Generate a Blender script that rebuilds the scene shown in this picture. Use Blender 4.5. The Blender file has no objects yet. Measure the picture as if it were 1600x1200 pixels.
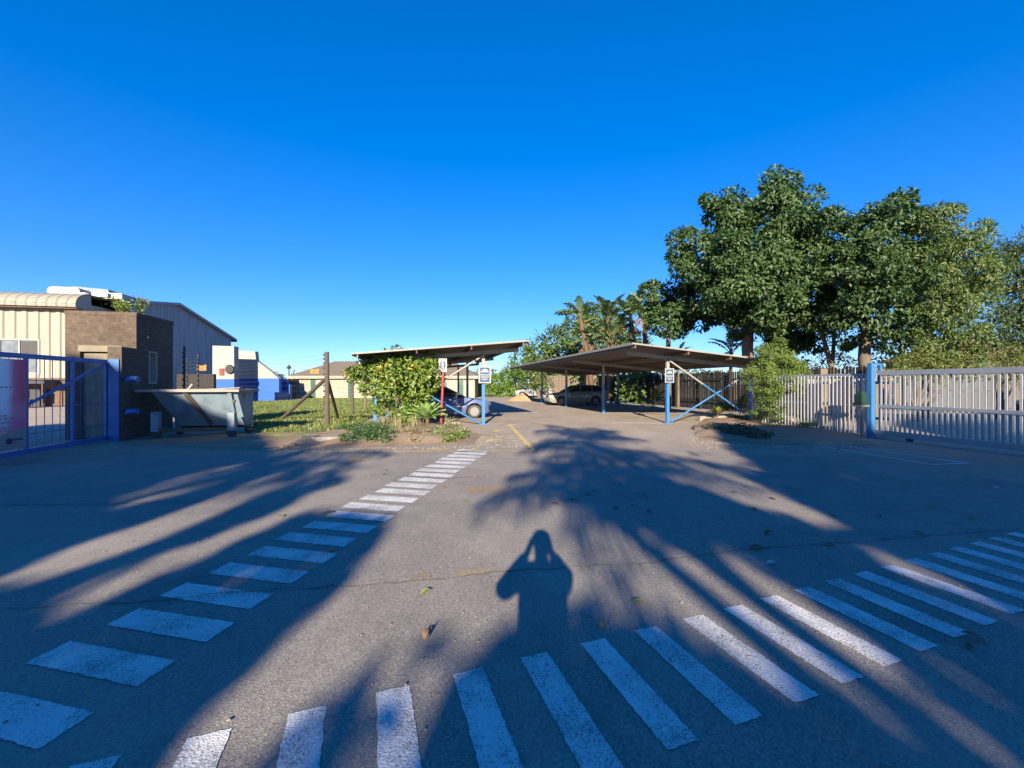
import bpy, bmesh, math, random
import numpy as np
from mathutils import Vector, Matrix, noise as mnoise
random.seed(7); rng = np.random.default_rng(11)
R = math.radians
SC = bpy.context.scene
COL = SC.collection
SR = R(11.54)                                   # the site's axis, turned left of the view
H, F, U0, V0 = 1.5, 670.0, 800.0, 600.0         # eye height, focal length and centre of the photograph

def G(u, v):                                    # ground point seen at a pixel of the photograph
    y = H*F/(v-V0); return ((u-U0)/F*y, y)
def P(u, v, y):                                 # point at a known distance
    return Vector(((u-U0)/F*y, y, H-(v-V0)/F*y))

# ------------------------------------------------------------------ materials
def new_mat(name):
    m = bpy.data.materials.new(name); m.use_nodes = True
    nt = m.node_tree; b = nt.nodes['Principled BSDF']
    return m, nt, b
def lk(nt, a, b): nt.links.new(a, b)
def noise_node(nt, scale, detail=4, rough=.6, vec=None):
    n = nt.nodes.new('ShaderNodeTexNoise'); n.inputs['Scale'].default_value = scale
    n.inputs['Detail'].default_value = detail; n.inputs['Roughness'].default_value = rough
    if vec is not None: lk(nt, vec, n.inputs['Vector'])
    return n
def ramp(nt, fac, stops):
    r = nt.nodes.new('ShaderNodeValToRGB'); e = r.color_ramp.elements
    while len(e) < len(stops): e.new(.5)
    for i, (p, c) in enumerate(stops):
        e[i].position = p; e[i].color = (c[0], c[1], c[2], 1) if hasattr(c, '__len__') else (c, c, c, 1)
    lk(nt, fac, r.inputs['Fac']); return r
def mix(nt, fac, a, b, mode='MIX'):
    m = nt.nodes.new('ShaderNodeMix'); m.data_type = 'RGBA'; m.blend_type = mode
    for s, x in ((m.inputs['Factor'], fac), (m.inputs['A'], a), (m.inputs['B'], b)):
        if hasattr(x, 'links') or isinstance(x, bpy.types.NodeSocket): lk(nt, x, s)
        elif hasattr(x, '__len__'): s.default_value = (x[0], x[1], x[2], 1)
        else: s.default_value = x
    return m.outputs['Result']
def coord(nt, kind='Object', scale=None):
    t = nt.nodes.new('ShaderNodeTexCoord'); o = t.outputs[kind]
    if scale:
        mp = nt.nodes.new('ShaderNodeMapping'); mp.inputs['Scale'].default_value = scale
        lk(nt, o, mp.inputs['Vector']); o = mp.outputs['Vector']
    return o
def bump(nt, b, height, strength=.3, dist=.01):
    n = nt.nodes.new('ShaderNodeBump'); n.inputs['Strength'].default_value = strength; n.inputs['Distance'].default_value = dist
    lk(nt, height, n.inputs['Height']); lk(nt, n.outputs['Normal'], b.inputs['Normal'])
MATS = {}
def M(name, c1, c2=None, scale=3, rough=.6, metal=0, bmp=0, bscale=60, stretch=None, dirt=None, dirt_scale=1.2, dirt_amt=.5, spec=.5):
    if name in MATS: return MATS[name]
    m, nt, b = new_mat(name); v = coord(nt, 'Object', stretch)
    c2 = c2 or tuple(x*.75 for x in c1)
    n = noise_node(nt, scale, 6, .65, v)
    c = ramp(nt, n.outputs['Fac'], [(.32, c1), (.68, c2)]).outputs['Color']
    if dirt:
        d = noise_node(nt, dirt_scale, 8, .72, v)
        f = ramp(nt, d.outputs['Fac'], [(.5, 0), (.72, dirt_amt)]).outputs['Color']
        c = mix(nt, f, c, dirt)
    lk(nt, c, b.inputs['Base Color'])
    b.inputs['Roughness'].default_value = rough; b.inputs['Metallic'].default_value = metal
    b.inputs['Specular IOR Level'].default_value = spec
    rr = ramp(nt, n.outputs['Fac'], [(.3, max(0, rough-.1)), (.7, min(1, rough+.12))]); lk(nt, rr.outputs['Color'], b.inputs['Roughness'])
    if bmp:
        bn = noise_node(nt, bscale, 5, .6, v); bump(nt, b, bn.outputs['Fac'], bmp, .008)
    MATS[name] = m; return m

def leaf_mat(name, cols, trans=.25, rough=.42, warm=None, warm_amt=0.0, spec=.5):
    if name in MATS: return MATS[name]
    m, nt, b = new_mat(name)
    a = nt.nodes.new('ShaderNodeAttribute'); a.attribute_name = 'rnd'
    st = [(i/(len(cols)-1)*(1-warm_amt), c) for i, c in enumerate(cols)]
    if warm: st += [(min(.999, 1-warm_amt+.004), warm[0]), (1.0, warm[1])]
    c = ramp(nt, a.outputs['Fac'], st).outputs['Color']
    lk(nt, c, b.inputs['Base Color']); b.inputs['Roughness'].default_value = rough
    b.inputs['Specular IOR Level'].default_value = spec
    t = nt.nodes.new('ShaderNodeBsdfTranslucent')
    tc = mix(nt, 1.0, c, (1.5, 1.7, .7), 'MULTIPLY'); lk(nt, tc, t.inputs['Color'])
    ms = nt.nodes.new('ShaderNodeMixShader'); ms.inputs['Fac'].default_value = trans
    lk(nt, b.outputs[0], ms.inputs[1]); lk(nt, t.outputs[0], ms.inputs[2])
    lk(nt, ms.outputs[0], nt.nodes['Material Output'].inputs['Surface'])
    MATS[name] = m; return m

def asphalt_mat():
    m, nt, b = new_mat('asphalt'); v = coord(nt)
    big = noise_node(nt, .22, 6, .6, v); mid = noise_node(nt, 1.7, 7, .7, v)
    fine = noise_node(nt, 70, 4, .75, v)
    vor = nt.nodes.new('ShaderNodeTexVoronoi'); vor.inputs['Scale'].default_value = 95; lk(nt, v, vor.inputs['Vector'])
    c = ramp(nt, mid.outputs['Fac'], [(.3, (.19, .171, .149)), (.7, (.26, .235, .203))]).outputs['Color']
    d = ramp(nt, big.outputs['Fac'], [(.42, 0), (.62, .55)]).outputs['Color']
    c = mix(nt, d, c, (.285, .25, .205))
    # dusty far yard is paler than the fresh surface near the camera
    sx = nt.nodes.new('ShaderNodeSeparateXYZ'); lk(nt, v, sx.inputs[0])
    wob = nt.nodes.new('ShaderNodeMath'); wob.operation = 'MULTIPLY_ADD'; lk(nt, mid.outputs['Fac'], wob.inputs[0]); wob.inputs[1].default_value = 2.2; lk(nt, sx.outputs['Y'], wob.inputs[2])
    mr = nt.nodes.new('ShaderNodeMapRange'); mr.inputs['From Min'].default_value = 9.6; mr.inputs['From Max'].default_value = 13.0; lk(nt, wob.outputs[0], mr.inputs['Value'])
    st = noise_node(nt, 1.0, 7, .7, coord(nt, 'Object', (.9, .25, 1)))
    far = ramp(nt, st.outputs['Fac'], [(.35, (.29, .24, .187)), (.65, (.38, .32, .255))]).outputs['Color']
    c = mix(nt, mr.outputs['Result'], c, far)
    sp = ramp(nt, vor.outputs['Color'], [(.15, (.35, .35, .36)), (.5, (.95, .95, .95)), (.9, (1.75, 1.7, 1.6))]).outputs['Color']
    c = mix(nt, .42, c, mix(nt, 1.0, c, sp, 'MULTIPLY'))
    fs = ramp(nt, fine.outputs['Fac'], [(.3, .6), (.7, 1.35)]).outputs['Color']
    c = mix(nt, .6, c, mix(nt, 1.0, c, fs, 'MULTIPLY'))
    pt_ = noise_node(nt, .55, 8, .72, coord(nt, 'Object', (1, .8, 1)))
    c = mix(nt, ramp(nt, pt_.outputs['Fac'], [(.50, 0), (.66, .55)]).outputs['Color'], c, (.32, .282, .232))
    dk_ = noise_node(nt, .8, 8, .75, coord(nt, 'Object', (.55, .9, 1)))
    c = mix(nt, ramp(nt, dk_.outputs['Fac'], [(.54, 0), (.70, .5)]).outputs['Color'], c, (.115, .105, .095))
    oil = noise_node(nt, .9, 5, .6, coord(nt, 'Object', (1, .6, 1)))
    c = mix(nt, ramp(nt, oil.outputs['Fac'], [(.60, 0), (.74, .5)]).outputs['Color'], c, (.055, .05, .047))
    lk(nt, c, b.inputs['Base Color']); b.inputs['Roughness'].default_value = .88
    b.inputs['Specular IOR Level'].default_value = .3
    h = nt.nodes.new('ShaderNodeMath'); h.operation = 'ADD'; lk(nt, vor.outputs['Distance'], h.inputs[0]); lk(nt, fine.outputs['Fac'], h.inputs[1])
    bump(nt, b, h.outputs[0], .4, .005)
    MATS['asphalt'] = m; return m

def paint_mat(name, col, wear=.55, thr=.5, scale=90):
    if name in MATS: return MATS[name]
    m, nt, b = new_mat(name); v = coord(nt)
    n1 = noise_node(nt, scale, 5, .8, v); n2 = noise_node(nt, 3.0, 6, .7, v)
    ad = nt.nodes.new('ShaderNodeMath'); ad.operation = 'MULTIPLY_ADD'; lk(nt, n2.outputs['Fac'], ad.inputs[0]); ad.inputs[1].default_value = .45; lk(nt, n1.outputs['Fac'], ad.inputs[2])
    f = ramp(nt, ad.outputs[0], [(thr+.24, 0), (thr+.36, 1)]).outputs['Color']
    pc = ramp(nt, n2.outputs['Fac'], [(.3, col), (.7, tuple(x*.85 for x in col))]).outputs['Color']
    ac = ramp(nt, n1.outputs['Fac'], [(.3, (.10, .09, .08)), (.7, (.18, .165, .15))]).outputs['Color']
    sc = nt.nodes.new('ShaderNodeMath'); sc.operation = 'MULTIPLY'; lk(nt, f, sc.inputs[0]); sc.inputs[1].default_value = wear
    lk(nt, mix(nt, sc.outputs[0], pc, ac), b.inputs['Base Color']); b.inputs['Roughness'].default_value = .8
    vor = nt.nodes.new('ShaderNodeTexVoronoi'); vor.inputs['Scale'].default_value = 95; lk(nt, v, vor.inputs['Vector'])
    bump(nt, b, vor.outputs['Distance'], .5, .005)
    MATS[name] = m; return m

def brick_mat(name, c1, c2, mortar, w=.23, h=.076):
    if name in MATS: return MATS[name]
    m, nt, b = new_mat(name); uv = coord(nt, 'UV')
    br = nt.nodes.new('ShaderNodeTexBrick'); lk(nt, uv, br.inputs['Vector'])
    br.inputs['Scale'].default_value = 1; br.inputs['Brick Width'].default_value = w; br.inputs['Row Height'].default_value = h
    br.inputs['Mortar Size'].default_value = .008; br.inputs['Mortar Smooth'].default_value = .3; br.inputs['Bias'].default_value = -.1
    br.inputs['Color1'].default_value = (*c1, 1); br.inputs['Color2'].default_value = (*c2, 1); br.inputs['Mortar'].default_value = (*mortar, 1)
    n = noise_node(nt, 9, 6, .7, uv); n2 = noise_node(nt, 1.1, 5, .6, uv)
    s = ramp(nt, n.outputs['Fac'], [(.3, .65), (.7, 1.3)]).outputs['Color']
    s2 = ramp(nt, n2.outputs['Fac'], [(.35, .75), (.7, 1.15)]).outputs['Color']
    c = mix(nt, 1.0, mix(nt, 1.0, br.outputs['Color'], s, 'MULTIPLY'), s2, 'MULTIPLY')
    lk(nt, c, b.inputs['Base Color']); b.inputs['Roughness'].default_value = .9
    iv = nt.nodes.new('ShaderNodeMath'); iv.operation = 'SUBTRACT'; iv.inputs[0].default_value = 1; lk(nt, br.outputs['Fac'], iv.inputs[1])
    bump(nt, b, iv.outputs[0], .6, .008)
    MATS[name] = m; return m

def glass_mat(name, col=(.02, .025, .03), rough=.05):
    if name in MATS: return MATS[name]
    m, nt, b = new_mat(name)
    n = noise_node(nt, 2, 3, .5, coord(nt)); c = ramp(nt, n.outputs['Fac'], [(.3, col), (.7, tuple(x*1.8 for x in col))])
    lk(nt, c.outputs['Color'], b.inputs['Base Color']); b.inputs['Roughness'].default_value = rough; b.inputs['Specular IOR Level'].default_value = .8
    MATS[name] = m; return m

def ground_mat(name, c1, c2, c3, s1=2.5, s2=30, rough=.95):
    m, nt, b = new_mat(name); v = coord(nt)
    a = noise_node(nt, s1, 7, .7, v); f = noise_node(nt, s2, 5, .7, v); g = noise_node(nt, .5, 5, .6, v)
    c = ramp(nt, a.outputs['Fac'], [(.35, c1), (.65, c2)]).outputs['Color']
    c = mix(nt, ramp(nt, g.outputs['Fac'], [(.46, 0), (.62, .85)]).outputs['Color'], c, c3)
    c = mix(nt, 1.0, c, ramp(nt, f.outputs['Fac'], [(.3, .6), (.7, 1.35)]).outputs['Color'], 'MULTIPLY')
    lk(nt, c, b.inputs['Base Color']); b.inputs['Roughness'].default_value = rough; b.inputs['Specular IOR Level'].default_value = .2
    bump(nt, b, f.outputs['Fac'], .7, .03); MATS[name] = m; return m

# ------------------------------------------------------------------ mesh builder
class MB:
    def __init__(s): s.v = []; s.f = []; s.m = []; s.sm = []
    def face(s, pts, mi=0, smooth=False):
        i = len(s.v); s.v += [tuple(p) for p in pts]; s.f.append(tuple(range(i, i+len(pts)))); s.m.append(mi); s.sm.append(smooth)
    def add(s, vs, fs, mi=0, smooth=False):
        i = len(s.v); s.v += [tuple(p) for p in vs]
        for f in fs: s.f.append(tuple(i+k for k in f)); s.m.append(mi); s.sm.append(smooth)
    def box(s, lo, hi, mi=0, bev=0):
        x0, y0, z0 = lo; x1, y1, z1 = hi
        if x0 > x1: x0, x1 = x1, x0
        if y0 > y1: y0, y1 = y1, y0
        if z0 > z1: z0, z1 = z1, z0
        vs = [(x0,y0,z0),(x1,y0,z0),(x1,y1,z0),(x0,y1,z0),(x0,y0,z1),(x1,y0,z1),(x1,y1,z1),(x0,y1,z1)]
        s.add(vs, [(0,3,2,1),(4,5,6,7),(0,1,5,4),(1,2,6,5),(2,3,7,6),(3,0,4,7)], mi)
    def beam(s, p0, p1, w, h, mi=0, up=(0,0,1)):
        p0, p1 = Vector(p0), Vector(p1); d = (p1-p0).normalized(); u = Vector(up)
        if abs(d.dot(u)) > .98: u = Vector((0,1,0))
        r = d.cross(u).normalized(); u = r.cross(d).normalized()
        vs = []
        for p in (p0, p1):
            for a, b in ((-1,-1),(1,-1),(1,1),(-1,1)): vs.append(p + r*(a*w/2) + u*(b*h/2))
        s.add(vs, [(0,1,2,3),(7,6,5,4),(0,4,5,1),(1,5,6,2),(2,6,7,3),(3,7,4,0)], mi)
    def tube(s, pts, rad, n=8, mi=0, cap=True):
        pts = [Vector(p) for p in pts]
        if not hasattr(rad, '__len__'): rad = [rad]*len(pts)
        vs = []; ref = None
        for i, p in enumerate(pts):
            d = (pts[min(i+1, len(pts)-1)]-pts[max(i-1, 0)]).normalized()
            if ref is None: ref = Vector((1,0,0)) if abs(d.x) < .8 else Vector((0,1,0))
            a = (ref - d*ref.dot(d)).normalized(); ref = a; b = d.cross(a)
            for k in range(n):
                t = 2*math.pi*k/n; vs.append(p + (a*math.cos(t)+b*math.sin(t))*rad[i])
        fs = []
        for i in range(len(pts)-1):
            for k in range(n):
                k2 = (k+1) % n; fs.append((i*n+k, i*n+k2, (i+1)*n+k2, (i+1)*n+k))
        s.add(vs, fs, mi, True)
        if cap:
            s.add([vs[k] for k in range(n)], [tuple(reversed(range(n)))], mi); s.add([vs[(len(pts)-1)*n+k] for k in range(n)], [tuple(range(n))], mi)
    def prism(s, poly, axis, a, b, mi=0):
        """extrude a polygon: axis 'y' takes (x,z) points, 'x' takes (y,z), 'z' takes (x,y)"""
        def pt(p, t): return {'y': (p[0], t, p[1]), 'x': (t, p[0], p[1]), 'z': (p[0], p[1], t)}[axis]
        n = len(poly); vs = [pt(p, a) for p in poly] + [pt(p, b) for p in poly]
        s.add(vs, [tuple(range(n)), tuple(reversed(range(n, 2*n)))] + [(i, i+n, (i+1) % n+n, (i+1) % n) for i in range(n)], mi)
    def lathe(s, prof, c, axis='z', n=20, mi=0):
        vs = []
        for r, t in prof:
            for k in range(n):
                a = 2*math.pi*k/n; x, y = r*math.cos(a), r*math.sin(a)
                vs.append({'z': (c[0]+x, c[1]+y, c[2]+t), 'y': (c[0]+x, c[1]+t, c[2]+y), 'x': (c[0]+t, c[1]+x, c[2]+y)}[axis])
        fs = []
        for i in range(len(prof)-1):
            for k in range(n): fs.append((i*n+k, i*n+(k+1) % n, (i+1)*n+(k+1) % n, (i+1)*n+k))
        s.add(vs, fs, mi, True)
        s.add(vs[-n:], [tuple(range(n))], mi); s.add(vs[:n], [tuple(reversed(range(n)))], mi)
    def corrugated(s, a, b, up, pitch, depth, nrm, mi=0, thick=0):
        """trapezoid-ribbed sheet from a to b (along the ribs' spacing), rising by vector up"""
        a, b, up, nrm = Vector(a), Vector(b), Vector(up), Vector(nrm).normalized()
        L = (b-a).length; d = (b-a).normalized(); n = max(1, int(L/pitch)); pr = []
        for i in range(n):
            x = i*L/n; w = L/n
            pr += [(x, 0), (x+w*.38, 0), (x+w*.5, 1), (x+w*.88, 1)]
        pr.append((L, 0))
        lo = [a + d*x + nrm*(depth*h) for x, h in pr]
        vs = lo + [p+up for p in lo]; k = len(lo)
        s.add(vs, [(i, i+1, i+1+k, i+k) for i in range(k-1)], mi)
        if thick:
            vs2 = [p - nrm*thick for p in vs]; s.add(vs2, [(i+1, i, i+k, i+1+k) for i in range(k-1)], mi)
    def build(s, name, mats, parent=None, loc=None, rz=0, smooth_angle=None, off=None):
        me = bpy.data.meshes.new(name)
        vs = s.v
        if off is not None: vs = [(x-off[0], y-off[1], z-off[2]) for x, y, z in vs]
        me.from_pydata(vs, [], s.f); me.update()
        if not isinstance(mats, (list, tuple)): mats = [mats]
        for m in mats: me.materials.append(m)
        me.polygons.foreach_set('material_index', s.m); me.polygons.foreach_set('use_smooth', s.sm)
        uv = me.uv_layers.new(name='UVMap'); dat = np.empty(len(me.loops)*2, 'f')
        for p in me.polygons:
            n = p.normal
            if abs(n.z) > .8: e1, e2 = Vector((1,0,0)), Vector((0,1,0))
            else:
                e1 = Vector((-n.y, n.x, 0)).normalized(); e2 = Vector((0,0,1))
            for li in p.loop_indices:
                co = me.vertices[me.loops[li].vertex_index].co
                dat[li*2] = co.dot(e1); dat[li*2+1] = co.dot(e2)
        uv.data.foreach_set('uv', dat)
        o = bpy.data.objects.new(name, me); COL.objects.link(o)
        if parent: o.parent = parent
        if loc is not None: o.location = loc
        o.rotation_euler.z = rz
        return o

def tag(o, label=None, cat=None, group=None, kind=None):
    if label: o['label'] = label
    if cat: o['category'] = cat
    if group: o['group'] = group
    if kind: o['kind'] = kind
    return o
def thing(name, label, cat, loc=(0,0,0), rz=0, group=None):
    o = bpy.data.objects.new(name, None); COL.objects.link(o); o.empty_display_size = .3
    o.location = loc; o.rotation_euler.z = rz
    return tag(o, label, cat, group)
def copy_tree(o, parent=None):
    kids = list(o.children); c = o.copy(); COL.objects.link(c); c.parent = parent
    for k in kids: copy_tree(k, c)
    return c

# ------------------------------------------------------------------ foliage
def unit(a): return a/np.maximum(np.linalg.norm(a, axis=-1, keepdims=True), 1e-9)
def rand_unit(n): return unit(rng.normal(size=(n, 3)))
def leaf_obj(name, C, D, N, L, W, mat, parent=None, off=(0,0,0), fold=.18, rnd=None):
    """one mesh of many folded leaves: C base points, D leaf axes, N leaf normals"""
    n = len(C); D = unit(D); S = unit(np.cross(D, N)); N2 = np.cross(S, D)
    L = np.broadcast_to(L, (n,))[:, None]; W = np.broadcast_to(W, (n,))[:, None]
    C = C - np.array(off)
    v = np.empty((n, 4, 3)); v[:, 0] = C; v[:, 2] = C + D*L - N2*L*.12
    mid = C + D*L*.48
    v[:, 1] = mid + S*W*.5 + N2*W*fold; v[:, 3] = mid - S*W*.5 + N2*W*fold
    me = bpy.data.meshes.new(name); me.vertices.add(n*4); me.vertices.foreach_set('co', v.astype('f').ravel())
    idx = np.arange(n)*4
    tri = np.stack([idx, idx+1, idx+2, idx, idx+2, idx+3], 1).ravel().astype('i')
    me.loops.add(n*6); me.loops.foreach_set('vertex_index', tri)
    me.polygons.add(n*2); me.polygons.foreach_set('loop_start', (np.arange(n*2)*3).astype('i'))
    me.update(calc_edges=True)
    a = me.attributes.new('rnd', 'FLOAT', 'FACE')
    r = rng.random(n) if rnd is None else rnd
    a.data.foreach_set('value', np.repeat(r, 2).astype('f'))
    me.materials.append(mat); me.validate()
    o = bpy.data.objects.new(name, me); COL.objects.link(o)
    if parent: o.parent = parent
    return o
def clump_leaves(blobs, dens, k, clump_r, L, W, droop=.25, outb=.7, upb=.6, shell=(.72, 1.05), inner=.15, squash=1.0, dome=False):
    """leaf whorls over a union of blobs; dens = whorls per square metre of blob surface"""
    B = [(np.array(c, float), float(r)) for c, r in blobs]
    Cs, Os, T = [], [], []
    for bi, (c, r) in enumerate(B):
        n = max(4, int(dens*4*math.pi*r*r)); u = rand_unit(n); f = rng.uniform(shell[0], shell[1], n)
        ins = rng.random(n) < inner; f[ins] = rng.uniform(.2, .75, ins.sum())
        # lumpy surface so that the outline is uneven
        lump = np.array([mnoise.noise(Vector((c + u_*r)*(1.1/max(.35, r*.6)))) for u_ in u]); f = f*(1+.42*lump)
        q = c + u*(r*f)[:, None]; keep = np.ones(n, bool)
        for bj, (c2, r2) in enumerate(B):
            if bj != bi: keep &= np.linalg.norm(q-c2, axis=1) > r2*.66
        Cs.append(q[keep]); Os.append(u[keep]); T.append(rng.random(keep.sum()))
    Q = np.concatenate(Cs); O = np.concatenate(Os); T = np.concatenate(T)
    O = unit(O + .35*rand_unit(len(O)))
    Q = np.repeat(Q, k, 0); O = np.repeat(O, k, 0); T = np.repeat(T, k); n = len(Q)
    if dome:        # leaves lie like shingles over small rounded tufts
        size = np.repeat(rng.uniform(.55, 1.35, n//k), k)[:n]*clump_r
        E = unit(O*.75 + rand_unit(n)); C = Q + E*(size*rng.uniform(.55, 1.0, n)**.5)[:, None]*np.array([1, 1, .8])
        N = unit(E*.8 + np.array([0, 0, upb*.5]) + O*.3 + rand_unit(n)*.5)
        D = unit(E*.55 + rand_unit(n)*.75 + np.array([0, 0, -droop]))
        rnd = np.clip(T*.5 + rng.random(n)*.5, 0, 1)
        return C, D, N, L*rng.uniform(.65, 1.2, n), W*rng.uniform(.65, 1.2, n), rnd
    D = unit(O*outb + rand_unit(n)*.9 + np.array([0, 0, -droop]))
    C = Q + D*(clump_r*rng.uniform(.1, .6, n))[:, None] + rand_unit(n)*clump_r*.35
    N = unit(O*.9 + np.array([0, 0, upb]) + rand_unit(n)*.55)
    rnd = np.clip(T*.55 + rng.random(n)*.45, 0, 1)
    return C, D, N, L*rng.uniform(.7, 1.25, n), W*rng.uniform(.7, 1.25, n), rnd
def crown(name, blobs, mat, parent, off, dens=6, k=9, clump_r=.4, L=.3, W=.12, **kw):
    C, D, N, l, w, r = clump_leaves(blobs, dens, k, clump_r, L, W, **kw)
    return leaf_obj(name, C, D, N, l, w, mat, parent, off, rnd=r)
def px_blobs(lst, y, cut=0):
    out = []
    for e in lst:
        u, v, r = e[:3]; r = max(r*.45, r-cut); dy = e[3] if len(e) > 3 else 0
        out.append((tuple(P(u, v, y+dy)), r/F*(y+dy)))
    return out
def limb(mb, a, b, r0, r1, sag=.3, n=7, wob=.08):
    a, b = Vector(a), Vector(b); L = (b-a).length; pts = []; rad = []
    for i in range(n+1):
        t = i/n; p = a.lerp(b, t); p.z += sag*L*.25*math.sin(math.pi*t)
        w = wob*L*.25*math.sin(math.pi*t)
        p += Vector((random.uniform(-w, w), random.uniform(-w, w), random.uniform(-w, w)*.5)); pts.append(p); rad.append(r0+(r1-r0)*t**.8)
    mb.tube(pts, rad, 8)
def tree(name, label, cat, base, blobs, mat, bark, trunk_r, fork, limbs=8, group=None, trunk_top=None, **kw):
    b = Vector((base[0], base[1], base[2] if len(base) > 2 else 0))
    t = thing(name, label, cat, b, 0, group)
    mb = MB(); f = Vector(fork)
    pts = [b, b.lerp(f, .35)+Vector((.06*trunk_r*5, 0, 0)), b.lerp(f, .7)-Vector((.04*trunk_r*5, 0, 0)), f]
    pts[0] = b - Vector((0, 0, .1))
    mb.tube(pts, [trunk_r*1.35, trunk_r*1.05, trunk_r*.95, trunk_r*.85], 10)
    bl = sorted(blobs, key=lambda q: -q[1])[:limbs]
    for c, r in bl:
        e = f.lerp(Vector(c), .9); limb(mb, f - Vector((0, 0, random.uniform(0, .4)*trunk_r)), e, trunk_r*.55, trunk_r*.12, sag=-.1)
    mb.build('trunk', bark, t, off=b)
    crown('crown', blobs, mat, t, b, **kw)
    return t
def frond(mb, base, az, el, length, pet, width, droop, nst=9, gap=.25, torn=.3, mi_rib=0, mi_leaf=1, hang=.3, rib_r=.02):
    """a long leaf: curved rib and a row of strips on either side (palm leaflets or a torn paddle blade)"""
    base = Vector(base); d = Vector((math.cos(az)*math.cos(el), math.sin(az)*math.cos(el), math.sin(el)))
    pts = [base]; n = 14; e = el
    for i in range(n):
        e = el - droop*((i+1)/n)**1.6
        dd = Vector((math.cos(az)*math.cos(e), math.sin(az)*math.cos(e), math.sin(e))); pts.append(pts[-1]+dd*(length/n))
    mb.tube(pts, [rib_r*(1-.8*i/n) for i in range(n+1)], 5, mi_rib)
    def at(t):
        x = t*n; i = min(n-1, int(x)); return pts[i].lerp(pts[i+1], x-i), (pts[i+1]-pts[i]).normalized()
    side0 = Vector((-math.sin(az), math.cos(az), 0))
    for k in range(nst):
        t0 = pet+(1-pet)*k/nst; t1 = pet+(1-pet)*(k+1-gap)/nst
        w = width*math.sin(math.pi*min(1, .12+.88*((k+.5)/nst)**.9))**.6
        for sgn in (-1, 1):
            p0, dd = at(t0); p1, _ = at(min(1, t1)); up = side0.cross(dd)*-1
            if up.z < 0: up = -up
            out = (side0*sgn + dd*.45 + up*.18).normalized(); wk = w*random.uniform(1-torn, 1.05)
            m0, m1 = p0+out*wk*.55, p1+out*wk*.55
            tip = out*wk + Vector((0, 0, -hang*wk*random.uniform(.6, 1.3)))
            q0, q1 = p0+tip+(p1-p0)*.25, p1+tip-(p1-p0)*.15
            mb.face([p0, p1, m1, m0], mi_leaf, True); mb.face([m0, m1, q1, q0], mi_leaf, True)

# ------------------------------------------------------------------ palette
asphalt = asphalt_mat()
white_paint = M('white_gloss_paint', (.30, .285, .25), (.25, .235, .205), 5, .45, dirt=(.33, .27, .2), dirt_amt=.35)
blue_paint = M('blue_gloss_paint', (.035, .16, .37), (.028, .13, .31), 5, .42, dirt=(.2, .2, .24), dirt_amt=.3)
gate_blue = M('gate_blue_paint', (.03, .14, .40), (.024, .115, .34), 6, .42, dirt=(.12, .12, .18), dirt_amt=.3)
deep_blue = M('deep_blue_paint', (.012, .085, .32), (.012, .092, .34), 3, .6)
mid_blue = M('light_blue_paint', (.055, .17, .38), (.06, .18, .40), 3, .6)
steel = M('weathered_steel', (.20, .20, .21), (.16, .16, .17), 8, .5, .3, dirt=(.28, .22, .17), dirt_amt=.4)
galv = M('galvanised_steel', (.46, .46, .46), (.36, .36, .36), 9, .45, .25, dirt=(.36, .33, .3), dirt_amt=.4)
rail_grey = M('grey_rail_paint', (.26, .28, .32), (.22, .235, .27), 7, .5, dirt=(.2, .18, .16))
roof_metal = M('carport_roof_sheet', (.14, .125, .115), (.10, .09, .083), 2, .62, .2, dirt=(.12, .075, .05), dirt_amt=.6, stretch=(1, 4, 1))
roof_edge = M('roof_edge_paint', (.25, .235, .205), (.20, .185, .16), 6, .5, dirt=(.3, .22, .16))
black_rub = M('tyre_rubber', (.05, .046, .042), (.075, .068, .06), 12, .85, bmp=.2)
dark_trim = M('black_plastic', (.02, .02, .022), (.035, .035, .036), 8, .5)
under = M('underbody', (.012, .012, .012), (.02, .02, .02), 5, .9)
glass = glass_mat('car_glass')
win_glass = glass_mat('window_glass', (.10, .11, .12), .08)
bark = M('grey_brown_bark', (.17, .13, .095), (.09, .07, .05), 6, .9, bmp=.6, bscale=25, stretch=(1, 1, .3))
pale_bark = M('pale_bark', (.14, .115, .085), (.08, .066, .048), 5, .9, bmp=.5, bscale=20, stretch=(1, 1, .35))
palm_bark = M('fibrous_brown_stem', (.15, .092, .052), (.075, .045, .026), 7, .95, bmp=.8, bscale=18, stretch=(1, 1, 2))
old_wood = M('weathered_grey_timber', (.105, .085, .066), (.062, .05, .04), 7, .9, bmp=.6, bscale=30, stretch=(4, 4, .5))
shaded_wood = M('shaded_fence_timber', (.02, .0155, .0125), (.012, .0095, .008), 5, .9, bmp=.5, bscale=30, stretch=(4, 4, .6))  # shade of the plants in front is put into this timber colour
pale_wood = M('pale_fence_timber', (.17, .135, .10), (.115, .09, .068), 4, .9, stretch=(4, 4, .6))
cream_metal = M('cream_sheet_metal', (.26, .245, .20), (.225, .21, .172), 2, .55, dirt=(.42, .34, .25), dirt_amt=.35, stretch=(2, 2, .4))
cream_plaster = M('cream_plaster', (.21, .185, .135), (.17, .148, .105), 3, .85, bmp=.2, bscale=80, dirt=(.3, .24, .18), dirt_amt=.5)
white_plaster = M('white_plaster', (.31, .30, .275), (.27, .26, .235), 2, .85, dirt=(.5, .46, .4), dirt_amt=.4)
slate_metal = M('slate_sheet_metal', (.20, .235, .28), (.175, .205, .245), 1.2, .6, dirt=(.15, .16, .18), dirt_amt=.3, stretch=(1, 3, .3))
roof_tile = M('brown_roof_tile', (.17, .138, .105), (.125, .10, .077), 3, .9, bmp=.6, bscale=12, stretch=(1, 6, 1))
green_paint = M('green_door_paint', (.012, .075, .055), (.01, .06, .045), 4, .5)
yellow_sign = M('yellow_sign_paint', (.30, .17, .02), (.26, .145, .018), 4, .5)
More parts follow.
